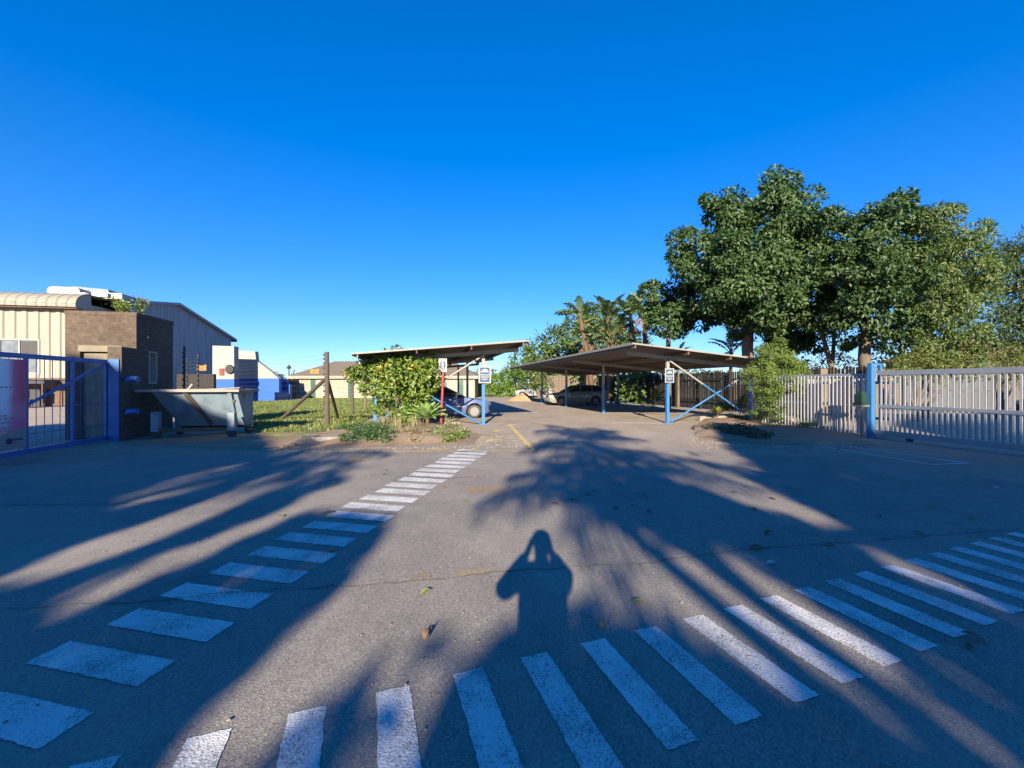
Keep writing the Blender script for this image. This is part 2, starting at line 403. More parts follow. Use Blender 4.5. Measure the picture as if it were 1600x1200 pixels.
black_ink = M('black_print', (.03, .03, .03), (.05, .05, .05), 6, .6)
white_sign = M('white_sign_paint', (.28, .28, .275), (.255, .255, .25), 4, .4)
sign_blue = M('sign_blue_paint', (.008, .062, .15), (.007, .052, .13), 4, .4)
navy_ink = M('sign_navy_paint', (.008, .018, .12), (.01, .022, .13), 4, .4)
red_paint = M('faded_red_paint', (.24, .038, .03), (.20, .03, .025), 6, .5, dirt=(.25, .12, .1))
concrete = M('worn_concrete', (.26, .24, .205), (.20, .18, .15), 5, .95, bmp=.5, bscale=50, dirt=(.18, .15, .12))
skip_paint = M('worn_skip_paint', (.22, .29, .34), (.16, .225, .275), 2.2, .6, dirt=(.10, .075, .06), dirt_scale=2.4, dirt_amt=.85, bmp=.2, bscale=8)
skip_rim = M('pale_skip_rim', (.28, .25, .22), (.21, .185, .16), 6, .6, dirt=(.3, .2, .14))
rust = M('rusty_steel', (.13, .085, .06), (.07, .05, .04), 6, .85, dirt=(.22, .10, .05))
gate_brick = brick_mat('gatehouse_brick', (.108, .076, .054), (.074, .053, .04), (.10, .083, .067))
dado_brick = brick_mat('dado_brick', (.15, .09, .05), (.12, .07, .042), (.14, .11, .08))
soil = ground_mat('dry_soil', (.30, .215, .145), (.24, .17, .115), (.36, .27, .19))
lawn = ground_mat('dry_lawn', (.13, .16, .04), (.19, .19, .07), (.34, .26, .15), 1.6, 22)
paving = ground_mat('pale_paving', (.42, .35, .27), (.36, .30, .23), (.46, .39, .31), 1.2, 20)
far_field = ground_mat('dry_field', (.20, .19, .09), (.26, .22, .12), (.3, .25, .16), .2, 4)

# ------------------------------------------------------------------ ground, lawn, verge, markings
def sheet(name, pts, z, m, label=None, rag=0, sub=0):
    mb = MB()
    if sub:
        q = []
        for i, p in enumerate(pts):
            a, b = Vector(p), Vector(pts[(i+1) % len(pts)]); n = max(1, int((b-a).length/sub))
            for k in range(n):
                c = a.lerp(b, k/n); q.append((c.x+random.uniform(-rag, rag), c.y+random.uniform(-rag, rag)))
        pts = q
    mb.face([(x, y, z) for x, y in pts]); o = mb.build(name, m)
    return tag(o, label, None, None, 'structure')
def tri_sheet(name, pts, zf, m, sub=.5, rag=.1):
    """closed outline filled and subdivided, height from zf(x,y)"""
    bm = bmesh.new(); q = []
    for i, p in enumerate(pts):
        a, b = Vector(p), Vector(pts[(i+1) % len(pts)]); n = max(1, int((b-a).length/sub))
        for k in range(n):
            c = a.lerp(b, k/n); q.append((c.x+random.uniform(-rag, rag), c.y+random.uniform(-rag, rag)))
    vs = [bm.verts.new((x, y, 0)) for x, y in q]
    f = bm.faces.new(vs); bmesh.ops.triangulate(bm, faces=[f])
    for _ in range(3): bmesh.ops.subdivide_edges(bm, edges=[e for e in bm.edges if e.calc_length() > sub], cuts=1)
    bmesh.ops.triangulate(bm, faces=bm.faces[:])
    edge = {v for e in bm.edges if e.is_boundary for v in e.verts}
    for v in bm.verts: v.co.z = .006 if v in edge else zf(v.co.x, v.co.y)
    for f in bm.faces:
        f.smooth = True
        if f.normal.z < 0: f.normal_flip()
    me = bpy.data.meshes.new(name); bm.to_mesh(me); bm.free(); me.materials.append(m)
    o = bpy.data.objects.new(name, me); COL.objects.link(o); return tag(o, None, None, None, 'structure')

sheet('ground', [(-900, -300), (900, -300), (900, 1500), (-900, 1500)], -.012, far_field)
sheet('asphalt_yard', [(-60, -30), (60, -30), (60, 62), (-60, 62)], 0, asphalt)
sheet('paved_yard', [G(-60, 634), (-26.5, 28), G(270, 636), G(262, 655), G(120, 668), G(-60, 672)], .004, paving)
lawn_pts = [G(392, 671), G(430, 688), G(520, 678), (-5.6, 15.5), (-6.2, 19), (-9.5, 44), (-20.5, 44), (-21.5, 36), (-13, 20)]
tri_sheet('lawn', lawn_pts, lambda x, y: .03+.02*mnoise.noise((x*.7, y*.7, 0)), lawn, .8, .12)
tri_sheet('soil_verge', [G(188, 694), G(330, 700), G(470, 701), G(560, 699.5), G(640, 697), G(738, 694), G(752, 680), G(722, 668), G(640, 662), G(560, 664), G(515, 676), G(430, 686), G(388, 672), G(200, 689)],
          lambda x, y: .018+.03*max(0, mnoise.noise((x*1.3, y*1.3, 2)))+(.10 if -5.6 < x < -1.6 and y > 11 else 0), soil, .5, .08)
tri_sheet('garden_soil', [G(1082, 668), G(1092, 688), G(1200, 694), G(1330, 696), G(1368, 690), G(1350, 680), G(1236, 661), G(1180, 656), G(1100, 657)],
          lambda x, y: .03+.05*max(0, mnoise.noise((x*1.1, y*1.1, 5)))+(.08 if y > 12.5 else .02), soil, .5, .08)
sheet('painted_sun_patch', [G(1376, 684), G(1420, 690), G(1500, 701), G(1620, 714), G(1620, 700), G(1500, 683), G(1384, 664)], .004, paving, rag=.05, sub=.5)  # pale sheet in the sun patch's outline, sunlight put into the ground colour

zebra = paint_mat('zebra_paint', (.62, .61, .585), .85, .475)
thin_white = paint_mat('thin_white_paint', (.66, .66, .64), .7, .56)
yellow_line = paint_mat('faded_yellow_paint', (.62, .44, .15), .75, .50)
def stripe(name, c, along, across, w, l, m, z=.004, rag=.0035, step=.022):
    """a painted bar of length l across the walk and width w along it, with a frayed outline"""
    mb = MB(); a, b = Vector(along).normalized(), Vector(across).normalized(); cs = [(-w/2, -l/2), (w/2, -l/2), (w/2, l/2), (-w/2, l/2)]; q = []
    for i in range(4):
        p0, p1 = Vector(cs[i]), Vector(cs[(i+1) % 4]); n = max(1, int((p1-p0).length/step))
        for k in range(n):
            t = p0.lerp(p1, k/n); q.append((t.x+random.uniform(-rag, rag), t.y+random.uniform(-rag, rag)))
    pts = [Vector(c)+a*x+b*y for x, y in q]
    mb.face([(p.x, p.y, z) for p in pts]); o = mb.build(name, m)
    if o.data.polygons[0].normal.z < 0: o.data.flip_normals()
    return o
# stripes of the two painted walkways
la = R(79.5); lc = R(-13.3)
for i in range(-1, 21):
    c = Vector((-2.215, 2.31)) + Vector((math.cos(la), math.sin(la)))*(.3715*i)
    c.x += .02*math.sin(i*2.1)
    o = stripe('zebra_stripe', c, (math.cos(la), math.sin(la)), (math.cos(lc), math.sin(lc)), .2+.0035*max(0, i), .775-.003*max(0, i), zebra)
    tag(o, 'white painted bar of the walkway leading straight to the carports', 'road marking', 'bars of the walkway to the carports', 'structure')
ra = R(22.0); rc = R(-71.5)
for i in range(-9, 17):
    c = Vector((1.281, 2.397)) + (Vector((math.cos(ra), math.sin(ra)))*(.3455*i) if i > 0 else Vector((.3435, .1285))*(i*(1-.003*i)))
    o = stripe('zebra_stripe', c, (math.cos(ra-R(3)), math.sin(ra-R(3))), (math.cos(rc), math.sin(rc)), .16, .76, zebra)
    tag(o, 'white painted bar of the walkway crossing to the right', 'road marking', 'bars of the walkway crossing the foreground', 'structure')
def line(name, pts, w, m, z=.004, kindlabel=None):
    mb = MB(); q = [Vector(p) for p in pts]; L = []; Rr = []
    dense = []
    for a, b in zip(q[:-1], q[1:]):
        n = max(1, int((b-a).length/.25))
        dense += [a.lerp(b, k/n) for k in range(n)]
    dense.append(q[-1])
    for i, p in enumerate(dense):
        d = (dense[min(i+1, len(dense)-1)]-dense[max(0, i-1)]).normalized(); nn = Vector((-d.y, d.x)); ww = w*random.uniform(.8, 1.15)
        L.append(p+nn*ww/2); Rr.append(p-nn*ww/2)
    for i in range(len(dense)-1):
        mb.face([(*Rr[i], z), (*Rr[i+1], z), (*L[i+1], z), (*L[i], z)])
    return tag(mb.build(name, m), None, None, None, 'structure')
line('yellow_line', [G(118, 707), G(400, 706.5), G(838, 704.5)], .09, yellow_line)
line('yellow_line', [G(796, 664), G(812, 681), G(834, 704)], .13, yellow_line, .008)
line('yellow_line', [G(672, 701.5), G(692, 702)], .12, yellow_line)
line('yellow_line', [G(735, 703), G(745, 700)], .12, yellow_line)
line('yellow_line', [G(762, 689), G(774, 686.5)], .25, yellow_line)
line('yellow_line', [G(772, 675), G(780, 672)], .2, yellow_line)
line('white_line', [G(790, 664.6), G(806, 664.2)], .16, thin_white, .012)
line('white_line', [G(955, 660.5), G(1038, 661.5)], .14, thin_white)
line('white_line', [G(690, 671.5), G(800, 671)], .05, thin_white)
bx = [G(1284, 697.5), G(1322, 697.5), G(1512, 724), G(1458, 726.5)]
line('white_line', [bx[0], bx[3]], .07, thin_white); line('white_line', [bx[1], bx[2]], .06, thin_white, .006)
line('white_line', [bx[3], bx[2]], .06, thin_white, .008); line('white_line', [bx[0], bx[1]], .04, thin_white, .010)
line('white_line', [G(0, 676), G(130, 667)], .14, thin_white, .010)
crack_m = M('tar_joint', (.085, .077, .07), (.13, .118, .105), 9, .9)
def crack(pts, w):
    mb = MB(); q = [Vector(G(*p)) for p in pts]; dense = []
    for a, b in zip(q[:-1], q[1:]):
        n = max(2, int((b-a).length/.09)); dense += [a.lerp(b, k/n) for k in range(n)]
    dense = [p+Vector((random.uniform(-.012, .012), random.uniform(-.02, .02))) for p in dense]
    for a, b in zip(dense[:-1], dense[1:]):
        d = (b-a).normalized(); nn = Vector((-d.y, d.x))*(w*random.uniform(.3, 1.1)/2)
        mb.face([(*(a-nn), .006), (*(b-nn), .006), (*(b+nn), .006), (*(a+nn), .006)])
    tag(mb.build('pavement_joint', crack_m), None, None, None, 'structure')
crack([(0, 952), (180, 944), (420, 922), (560, 915), (700, 904), (790, 893), (900, 886), (1010, 880), (1170, 858), (1330, 848), (1600, 826)], .013)
crack([(0, 790), (200, 787), (330, 784)], .02)
crack([(640, 745), (700, 748), (760, 744)], .015)
crack([(820, 660), (880, 668), (930, 690)], .04)
dust = ground_mat('road_dust', (.30, .24, .165), (.25, .20, .14), (.34, .27, .19), 6, 60)
def blot(pts, z=.003):
    sheet('dust_patch', [G(*p) for p in pts], z, dust, rag=.03, sub=.08)
blot([(708, 893), (740, 887), (766, 888), (758, 897), (720, 900)])
blot([(640, 899), (668, 894), (672, 901), (645, 905)])
blot([(722, 765), (760, 758), (800, 760), (780, 770), (735, 772)])
blot([(548, 712), (585, 714), (572, 722), (540, 724)])

# grass blades on the lawn, one mass
def inside(poly, x, y):
    c = np.zeros(len(x), bool); n = len(poly)
    for i in range(n):
        x0, y0 = poly[i]; x1, y1 = poly[(i+1) % n]
        hit = ((y0 > y) != (y1 > y)) & (x < (x1-x0)*(y-y0)/(y1-y0+1e-12)+x0); c ^= hit
    return c
grass_m = leaf_mat('grass_blades', [(.065, .125, .02), (.11, .175, .03), (.19, .22, .06)], .25, .6, warm=((.36, .29, .15), (.42, .34, .19)), warm_amt=.15)
n = 75000; gx = rng.uniform(-22, -5, n); gy = 13+31*rng.random(n)**1.5
ok = inside(lawn_pts, gx, gy)
pat = np.array([mnoise.noise((x*.45, y*.45, 3.0)) for x, y in zip(gx, gy)]); near = np.clip((gy-13.3)/3.5, 0, 1)
ok &= rng.random(n) < np.clip(.2+.8*near+pat*.9, .05, 1); gx, gy = gx[ok], gy[ok]; n = len(gx)
Cg = np.stack([gx, gy, np.full(n, .02)], 1); Dg = unit(np.stack([rng.normal(0, .5, n), rng.normal(0, .5, n), np.ones(n)], 1))
tag(leaf_obj('grass', Cg, Dg, rand_unit(n), rng.uniform(.06, .14, n), .03, grass_m), None, None, None, 'stuff')

# concrete edging blocks by the verge
for (u, v, l, a, lab) in ((522, 690, 1.0, 3, 'long grey concrete kerb block lying beside the dark ground cover'), (486, 690, .42, 35, 'short tilted concrete kerb block at the edge of the lawn')):
    mb = MB(); mb.box((-l/2, -.16, 0), (l/2, .16, .14)); x, y = G(u, v)
    o = mb.build('kerb_block', concrete, None, (x, y, .0), R(a)); tag(o, lab, 'kerb block')
mb = MB(); p0 = G(1092, 657.5); p1 = G(1180, 655.5); mb.beam((*p0, .09), (*p1, .09), .15, .2); p2 = G(1238, 661); mb.beam((*p1, .085), (*p2, .085), .15, .19)
tag(mb.build('garden_kerb', concrete), 'low pale concrete kerb around the planted bed right of the carport', 'kerb')
mb = MB(); mb.beam((-5.35, 15.2, .06), (-1.9, 15.6, .06), .14, .12)
tag(mb.build('carport_kerb', concrete), 'dark concrete kerb behind the bushes at the front of the left carport', 'kerb')
# stones on the verge
for (u, v, r, lab) in ((459, 697.5, .09, 'largest brown stone on the dusty verge'), (441, 699, .06, 'small stone at the edge of the asphalt left of the largest stone')):
    bm = bmesh.new(); bmesh.ops.create_icosphere(bm, subdivisions=2, radius=r)
    for v_ in bm.verts: v_.co *= 1+.35*mnoise.noise(v_.co*14); v_.co.z *= .6
    me = bpy.data.meshes.new('stone'); bm.to_mesh(me); bm.free(); me.materials.append(soil); o = bpy.data.objects.new('stone', me); COL.objects.link(o)
    x, y = G(u, v); o.location = (x, y, r*.35); tag(o, lab, 'stone')
def scatter(name, poly, n, size, mat, edge=0):
    """one loose mass of tiny stones over a patch of ground"""
    bm = bmesh.new(); bmesh.ops.create_icosphere(bm, subdivisions=1, radius=1); bv = np.array([v.co[:] for v in bm.verts]); bf = np.array([[v.index for v in f.verts] for f in bm.faces]); bm.free()
    xs = [p[0] for p in poly]; ys = [p[1] for p in poly]; x = rng.uniform(min(xs), max(xs), n*3); y = rng.uniform(min(ys), max(ys), n*3); ok = np.zeros(len(x), bool)
    c = np.zeros(len(x), bool)
    for i in range(len(poly)):
        x0, y0 = poly[i]; x1, y1 = poly[(i+1) % len(poly)]; c ^= ((y0 > y) != (y1 > y)) & (x < (x1-x0)*(y-y0)/(y1-y0+1e-12)+x0)
    x, y = x[c][:n], y[c][:n]; n = len(x); r = size*rng.uniform(.4, 1.3, n)**1.5
    V = bv[None]*r[:, None, None]*rng.uniform(.6, 1.3, (n, 1, 3))*rng.uniform(.85, 1.15, (n, len(bv), 1)); V[:, :, 2] *= .6; V += np.stack([x, y, np.full(n, .008)], 1)[:, None]
    Fc = (bf[None]+(np.arange(n)*len(bv))[:, None, None]).reshape(-1, 3)
    me = bpy.data.meshes.new(name); me.from_pydata(V.reshape(-1, 3).tolist(), [], Fc.tolist()); me.materials.append(mat); o = bpy.data.objects.new(name, me); COL.objects.link(o); tag(o, None, None, None, 'stuff')
grit = M('loose_grit', (.30, .25, .19), (.17, .14, .11), 30, .95)
scatter('gravel', [G(300, 704), G(470, 709), G(640, 704), G(800, 700), G(850, 690), G(760, 676), G(735, 696), G(560, 701), G(430, 698), G(300, 699)], 1500, .016, grit)
scatter('gravel', [G(1060, 690), G(1100, 702), G(1340, 704), G(1375, 694), G(1330, 694), G(1200, 691), G(1090, 684)], 700, .016, grit)
scatter('grit', [(-3, 1.7), (4, 1.7), (6, 6), (-5, 8)], 900, .006, grit)
# heap of orange sand at the end of the right carport
bm = bmesh.new(); bmesh.ops.create_grid(bm, x_segments=24, y_segments=24, size=1.6)
for v_ in bm.verts:
    d = math.hypot(v_.co.x, v_.co.y)/1.5; v_.co.z = max(-.05, .75*(1-d)*(1+.3*mnoise.noise(v_.co*2))+.05*mnoise.noise(v_.co*6)-.02)
me = bpy.data.meshes.new('sand_heap'); bm.to_mesh(me); bm.free()
me.materials.append(ground_mat('orange_sand', (.48, .27, .14), (.42, .23, .11), (.5, .3, .17), 3, 40)); o = bpy.data.objects.new('sand_heap', me); COL.objects.link(o)
x, y = G(817, 626); o.location = (x, y, 0); tag(o, 'heap of orange sand at the far end of the right carport', 'sand heap')

# ------------------------------------------------------------------ carports
def carport(label, loc, x0, x1, z0, z1, post_x, post_y, y0, y1, purl, brackets, group='carports'):
    """local x across the roof, local y along the bays; z0 and z1 are roof heights at x0 and x1"""
    t = thing('carport', label, 'carport', (*loc, 0), SR, group); sl = (z1-z0)/(x1-x0); zr = lambda x: z0+(x-x0)*sl
    mb = MB(); up = Vector((x1-x0, 0, z1-z0)); nrm = Vector((-sl, 0, 1)).normalized()
    mb.corrugated((x0, y0, z0), (x0, y1, z0), up, .19, .03, nrm, 0, .004); mb.build('roof', roof_metal, t)
    mb = MB()
    for e in (x0, x1): mb.beam((e, y0, zr(e)-.0), (e, y1, zr(e)), .02, .09)
    mb.beam((x0, y0-.012, z0+.012), (x1, y0-.012, z1+.012), .02, .055); mb.build('roof_edge', roof_edge, t)
    for x in purl:
        mb = MB(); zz = zr(x)-.075
        mb.beam((x, y0+.03, zz), (x, y1-.03, zz), .05, .13); mb.build('purlin', rust if x not in (purl[0], purl[-1]) else roof_metal, t)
    bx0, bx1 = brackets
    for j, y in enumerate(post_y):
        mb = MB(); drop = .15+.07
        mb.beam((bx0, y, zr(bx0)-drop), (bx1, y, zr(bx1)-drop), .07, .14); mb.build('beam', white_paint if j == 0 else roof_edge, t)
        for x in post_x:
            top = zr(x)-drop-.072; mb = MB(); s = .055
            mb.box((x-s, y-s, 1.52), (x+s, y+s, top), 0); mb.box((x-s-.001, y-s-.001, 0), (x+s+.001, y+s+.001, 1.519), 1)
            p = mb.build('post', [white_paint, blue_paint], t)
            mb = MB(); mb.box((x-.16, y-.13, .004), (x+.16, y+.13, .03)); mb.build('base_plate', blue_paint, p)
    for x in purl[1:-1]:
        mb = MB(); zz = zr(x)
        mb.prism([(x-.11, zz-.15), (x+.07, zz-.15), (x+.07, zz-.03)], 'y', post_y[0]-.3, post_y[0]-.28); mb.build('cleat', roof_edge, t)
    xa, xb = post_x; ya = post_y[0]-.10
    for (pa, pb, dy) in (((xa, zr(xa)-.32), (xb, .12), 0), ((xa+(.14 if xb > xa else -.14), .05), (xb, zr(xb)-.4), .065)):
        a, b = Vector((pa[0], ya+dy, pa[1])), Vector((pb[0], ya+dy, pb[1])); up_ = a.z > b.z; mb = MB()
        lo, hi = (b, a) if up_ else (a, b); k = (1.5-lo.z)/(hi.z-lo.z); m = lo.lerp(hi, k)
        mb.tube([lo, m], .036, 8, 1); mb.tube([m, hi], .036, 8, 0); mb.build('brace', [white_paint, blue_paint], t)
    return t
carport('left carport with a tilted roof above the blue car', (-1.07, 15.95), -4.48, 1.48, 2.48, 3.02, (0, -3.85), (0, 6, 12), -1.07, 13.2, (1.3, -.55, -2.4, -4.3), (-4.4, 1.35))
carport('right carport, the long one with a silver car parked under its roof', (5.98, 16.5), -1.985, 3.95, 2.92, 2.36, (0, 3.66), (0, 6, 12, 18), -1.02, 21.6, (-1.85, -.1+.35, 2.0, 3.8), (-1.67, 3.72))

# ------------------------------------------------------------------ signs
def parking_sign(label, loc, z0, z1, w):
    t = thing('parking_sign', label, 'sign', (*loc, 0), SR, 'blue and white parking signs on the carport posts'); h = z1-z0
    mb = MB(); mb.box((-w/2, -.012, z0), (w/2, 0, z1)); mb.build('sign_panel', white_sign, t)
    mb = MB(); m = .13*w; zc = z0+h*.53
    mb.box((-w/2+m, -.015, zc), (w/2-m, -.013, z1-.09*h)); mb.box((-w/2+m, -.015, z0+.07*h), (w/2-m, -.013, zc-.045*h)); mb.build('blue_field', sign_blue, t)
    mb = MB(); hw = w/2-m   # car roof shape
    top = z1-.13*h; b = zc+.10*h; arc = [(-hw+.01, b+.02)]
    for k in range(9):
        a = math.pi*(1-k/8); arc.append((hw*.72*math.cos(a), b+.04+(top-b-.06)*math.sin(a)))
    arc += [(hw-.01, b+.02), (hw-.01, b), (-hw+.01, b)]
    mb.prism([(x, z) for x, z in arc], 'y', -.018, -.0155)
    mb.build('car_symbol', white_sign, t)
    zt = zc-.085*h
    for i, f in enumerate((.86, .80, .56)):
        mb = MB(); L = hw*2*f; x = -L/2; zz = zt-i*h*.105
        while x < L/2-.01:
            l = min(random.uniform(.02, .05), L/2-x); mb.box((x, -.018, zz-.062*h), (x+l-.004, -.0155, zz)); x += l
        mb.build('lettering', white_sign, t)
    return t
def at_local(loc, x, y): return (loc[0]+math.cos(SR)*x-math.sin(SR)*y, loc[1]+math.sin(SR)*x+math.cos(SR)*y)
parking_sign('blue and white parking sign on the front post of the left carport', at_local((-1.07, 15.95), .04, -.14), 1.53, 2.16, .47)
parking_sign('blue and white parking sign on the front post of the right carport', at_local((5.98, 16.5), 0, -.14), 1.55, 2.10, .38)
x, y = G(690, 666); t = thing('pedestrian_sign', 'white sign with a blue oval walking figure on a leaning red pole', 'sign', (x, y, 0), R(4))
mb = MB(); mb.tube([(-.02, 0, 0), (.06, 0, 1.98)], .05, 10); mb.build('pole', red_paint, t)
mb = MB(); mb.box((-.10, -.075, 1.93), (.19, -.06, 2.40)); p = mb.build('sign_panel', white_sign, t)
mb = MB(); mb.prism([(.045+.105*math.cos(k*math.pi/12), 2.165+.175*math.sin(k*math.pi/12)) for k in range(24)], 'y', -.079, -.0765); mb.build('blue_oval', navy_ink, p)
mb = MB(); mb.prism([(.045+.028*math.cos(k*math.pi/6), 2.275+.03*math.sin(k*math.pi/6)) for k in range(12)], 'y', -.083, -.0805)
mb.prism([(.02, 2.235), (.07, 2.235), (.082, 2.15), (.068, 2.14), (.062, 2.18), (.066, 2.10), (.085, 2.02), (.065, 2.015), (.046, 2.09), (.02, 2.02), (.0, 2.03), (.025, 2.11), (.024, 2.18), (.01, 2.14), (-.002, 2.15)], 'y', -.083, -.0805)
mb.build('walking_figure', white_sign, p)

# ------------------------------------------------------------------ brick gatehouse, low wall, skip
HUT = (-10.39, 11.86)
t = thing('gatehouse', 'small square brick gatehouse with an open doorway beside the blue gate', 'gatehouse', (*HUT, 0), SR)
mb = MB(); W_, D_, Z_ = 1.66, 1.76, 3.38; th = .23; dx0, dx1, dh = -1.32, -.40, 2.38
mb.box((-W_, 0, 0), (dx0, th, Z_)); mb.box((dx1, 0, 0), (0, th, Z_)); mb.box((dx0, 0, dh+.17), (dx1, th, Z_))
wy0, wy1, wz0, wz1 = .53, .93, 1.5, 2.45
mb.box((-th, th, 0), (0, wy0, Z_)); mb.box((-th, wy1, 0), (0, D_, Z_)); mb.box((-th, wy0, 0), (0, wy1, wz0)); mb.box((-th, wy0, wz1), (0, wy1, Z_))
mb.box((-W_, D_-th, 0), (-th, D_, Z_)); mb.box((-W_, th, 0), (-W_+th, D_-th, Z_)); mb.build('wall', gate_brick, t)
mb = MB(); mb.box((-W_-.012, -.012, Z_), (.012, .215, Z_+.10)); mb.box((-.215, .215, Z_), (.012, D_+.012, Z_+.10)); mb.box((-W_-.012, .215, Z_), (-W_+.215, D_+.012, Z_+.10)); mb.build('parapet_course', brick_mat('coping_brick', (.115, .078, .053), (.085, .06, .042), (.11, .09, .07), .08, .3), t)
mb = MB(); mb.box((-W_+th, th, Z_-.5), (-th, D_-th, Z_-.35)); mb.build('roof', concrete, t)
mb = MB(); mb.box((dx0-.04, -.008, dh), (dx1+.04, th+.01, dh+.168)); mb.build('lintel', cream_plaster, t)
mb = MB(); e = .014
mb.box((-W_+th, D_-th-e, 0), (-th, D_-th-.002, Z_-.52)); mb.box((-W_+th+.002, th, 0), (-W_+th+e, D_-th-e, Z_-.52)); mb.build('inner_plaster', M('pale_inner_plaster', (.66, .56, .40), (.56, .47, .33), 3, .85), t)
mb = MB(); mb.box((dx0, .10, .02), (dx0+.58, .14, dh-.03)); d_ = mb.build('door', cream_plaster, t); mb = MB(); mb.box((dx0+.48, .085, 1.0), (dx0+.52, .099, 1.14)); mb.build('handle', dark_trim, d_)
w = MB(); fr = .05
w.box((-th+.02, wy0, wz0), (.012, wy0+fr, wz1)); w.box((-th+.02, wy1-fr, wz0), (.012, wy1, wz1)); w.box((-th+.02, wy0+fr, wz0), (.012, wy1-fr, wz0+fr)); w.box((-th+.02, wy0+fr, wz1-fr), (.012, wy1-fr, wz1))
wf = w.build('window_frame', white_plaster, t)
mb = MB(); mb.lathe([(.035, 0), (.045, .02), (.045, .05)], (.0, .42, 2.84), 'x', 10); mb.build('wall_light', white_sign, t)
# dark low brick pier in front of the gatehouse corner
mb = MB(); mb.box((-.30, -.62, 0), (.02, -.02, 2.48)); o = mb.build('brick_pier', gate_brick, None, (*HUT, 0), SR)
tag(o, 'low dark brick pier between the blue gate post and the gatehouse corner', 'brick pier')
# weeds growing on the gatehouse roof
weed_m = leaf_mat('weed_leaves', [(.10, .16, .03), (.17, .23, .05), (.26, .30, .09)], .3)
def weed(label, u, v0, v1, wpx, y, n, spread):
    b = P(u, v0, y); t = thing('roof_weed', label, 'weed', b, 0, 'weeds on the gatehouse roof'); mb = MB(); C = []; D = []
    for i in range(n):
        a = random.uniform(0, 6.28); h = (v0-v1)/F*y*random.uniform(.45, 1); r = wpx/F*y*random.uniform(.1, 1)
        tip = Vector((math.cos(a)*r, math.sin(a)*r*.6, h)); m = Vector((tip.x*.3, tip.y*.3, h*.6)); mb.tube([(0, 0, 0), m, tip], [.012, .008, .004], 5)
        for k in range(26):
            q = m.lerp(tip, random.random()) if k > 8 else Vector((0, 0, 0)).lerp(m, random.random()); C.append(q+Vector((random.gauss(0, spread), random.gauss(0, spread), random.gauss(0, spread)))); D.append((random.gauss(0, 1), random.gauss(0, 1), random.gauss(.3, .6)))
    mb.build('stem', bark, t); C = np.array([tuple(c) for c in C]); leaf_obj('foliage', C, np.array(D), rand_unit(len(C)), .09, .045, weed_m, t)
weed('bushy green weed sprouting from the middle of the gatehouse roof', 188, 494, 466, 26, 12.6, 14, .05)
weed('taller spindly weed at the right corner of the gatehouse roof', 219, 498, 458, 14, 12.7, 7, .035)

def skip():
    t = thing('skip', 'pale blue rusty steel skip with sloping ends beside the gatehouse', 'skip', (-9.0, 12.45, 0), R(9))
    L0, L1, y0, y1 = -1.12, 1.22, -.66, .66   # rim
    zt, zb = 1.30, .28
    bl, br, by0, by1 = -.62, 1.12, .12, .56
    mb = MB(); e = .03
    top = [(L0+.12, y0+.12, zt), (L1-.06, y0+.12, zt), (L1-.06, y1-.1, zt), (L0+.12, y1-.1, zt)]
    bot = [(bl, by0, zb), (br, by0, zb), (br, by1, zb), (bl, by1, zb)]
    ti = [(x*.975, y*.96, z) for x, y, z in top]; bi = [(x*.95, y*.93, z+.04) for x, y, z in bot]
    mb.add(top+bot, [(0, 1, 5, 4), (1, 2, 6, 5), (2, 3, 7, 6), (3, 0, 4, 7), (4, 5, 6, 7)])
    mb.add(ti+bi, [(1, 0, 4, 5), (2, 1, 5, 6), (3, 2, 6, 7), (0, 3, 7, 4), (7, 6, 5, 4)]); mb.add(top+ti, [(0, 4, 5, 1), (1, 5, 6, 2), (2, 6, 7, 3), (3, 7, 4, 0)])
    body = mb.build('body', skip_paint, t)
    mb = MB(); z0, z1 = zt-.02, zt+.05
    mb.box((L0-.22, y0, z0), (L1+.05, y0+.13, z1)); mb.box((L0-.22, y1-.1, z0), (L1+.05, y1+.03, z1)); mb.box((L0-.22, y0+.13, z0), (L0+.14, y1-.1, z1)); mb.box((L1-.1, y0+.13, z0), (L1+.05, y1-.1, z1)); mb.build('rim', skip_rim, t)
    for k, (xt, xb) in enumerate(((-.15, .22), (.98, .86))):
        mb = MB(); mb.beam((xt, y0+.10, zt-.03), (xb, by0-.035, zb+.05), .11, .05, 0, (0, -1, .3)); mb.build('rib', rust if k == 0 else skip_paint, t)
    for x in (-.86, 1.05):
        for y in (-.56, .5):
            mb = MB(); mb.box((x-.09, y-.08, .2), (x+.09, y+.08, .74 if x < 0 else .70)); l = mb.build('leg', skip_paint, t)
            mb = MB(); mb.lathe([(.10, -.05), (.12, -.03), (.12, .03), (.10, .05)], (x, y, .12), 'y', 16); mb.box((x-.03, y-.062, .12), (x+.03, y-.052, .22)); mb.box((x-.03, y+.052, .12), (x+.03, y+.062, .22)); mb.build('foot_wheel', black_rub, l)
    mb = MB(); mb.beam((-.86, -.56, zb-.05), (1.05, -.56, zb-.05), .08, .1); mb.beam((-.86, by1, zb-.05), (1.05, by1, zb-.05), .08, .1); mb.build('under_rail', rust, t)
    for x in (.6,):
        mb = MB(); mb.tube([(x+.55, y0+.02, 1.02), (x+.55, y0-.06, 1.02)], .04, 10); mb.build('lifting_pin', rust, t)
    # rubbish board leaning out
    mb = MB(); mb.beam((-.35, .05, zt+.02), (.9, .35, zt+.09), .5, .03); mb.beam((-.45, .1, zt+.0), (-.3, .1, zt+.2), .05, .05)
    o = mb.build('rubbish_board', skip_rim, None, (-9.0, 12.45, 0), R(9)); tag(o, 'pale board sticking up out of the top of the skip', 'board')
skip()

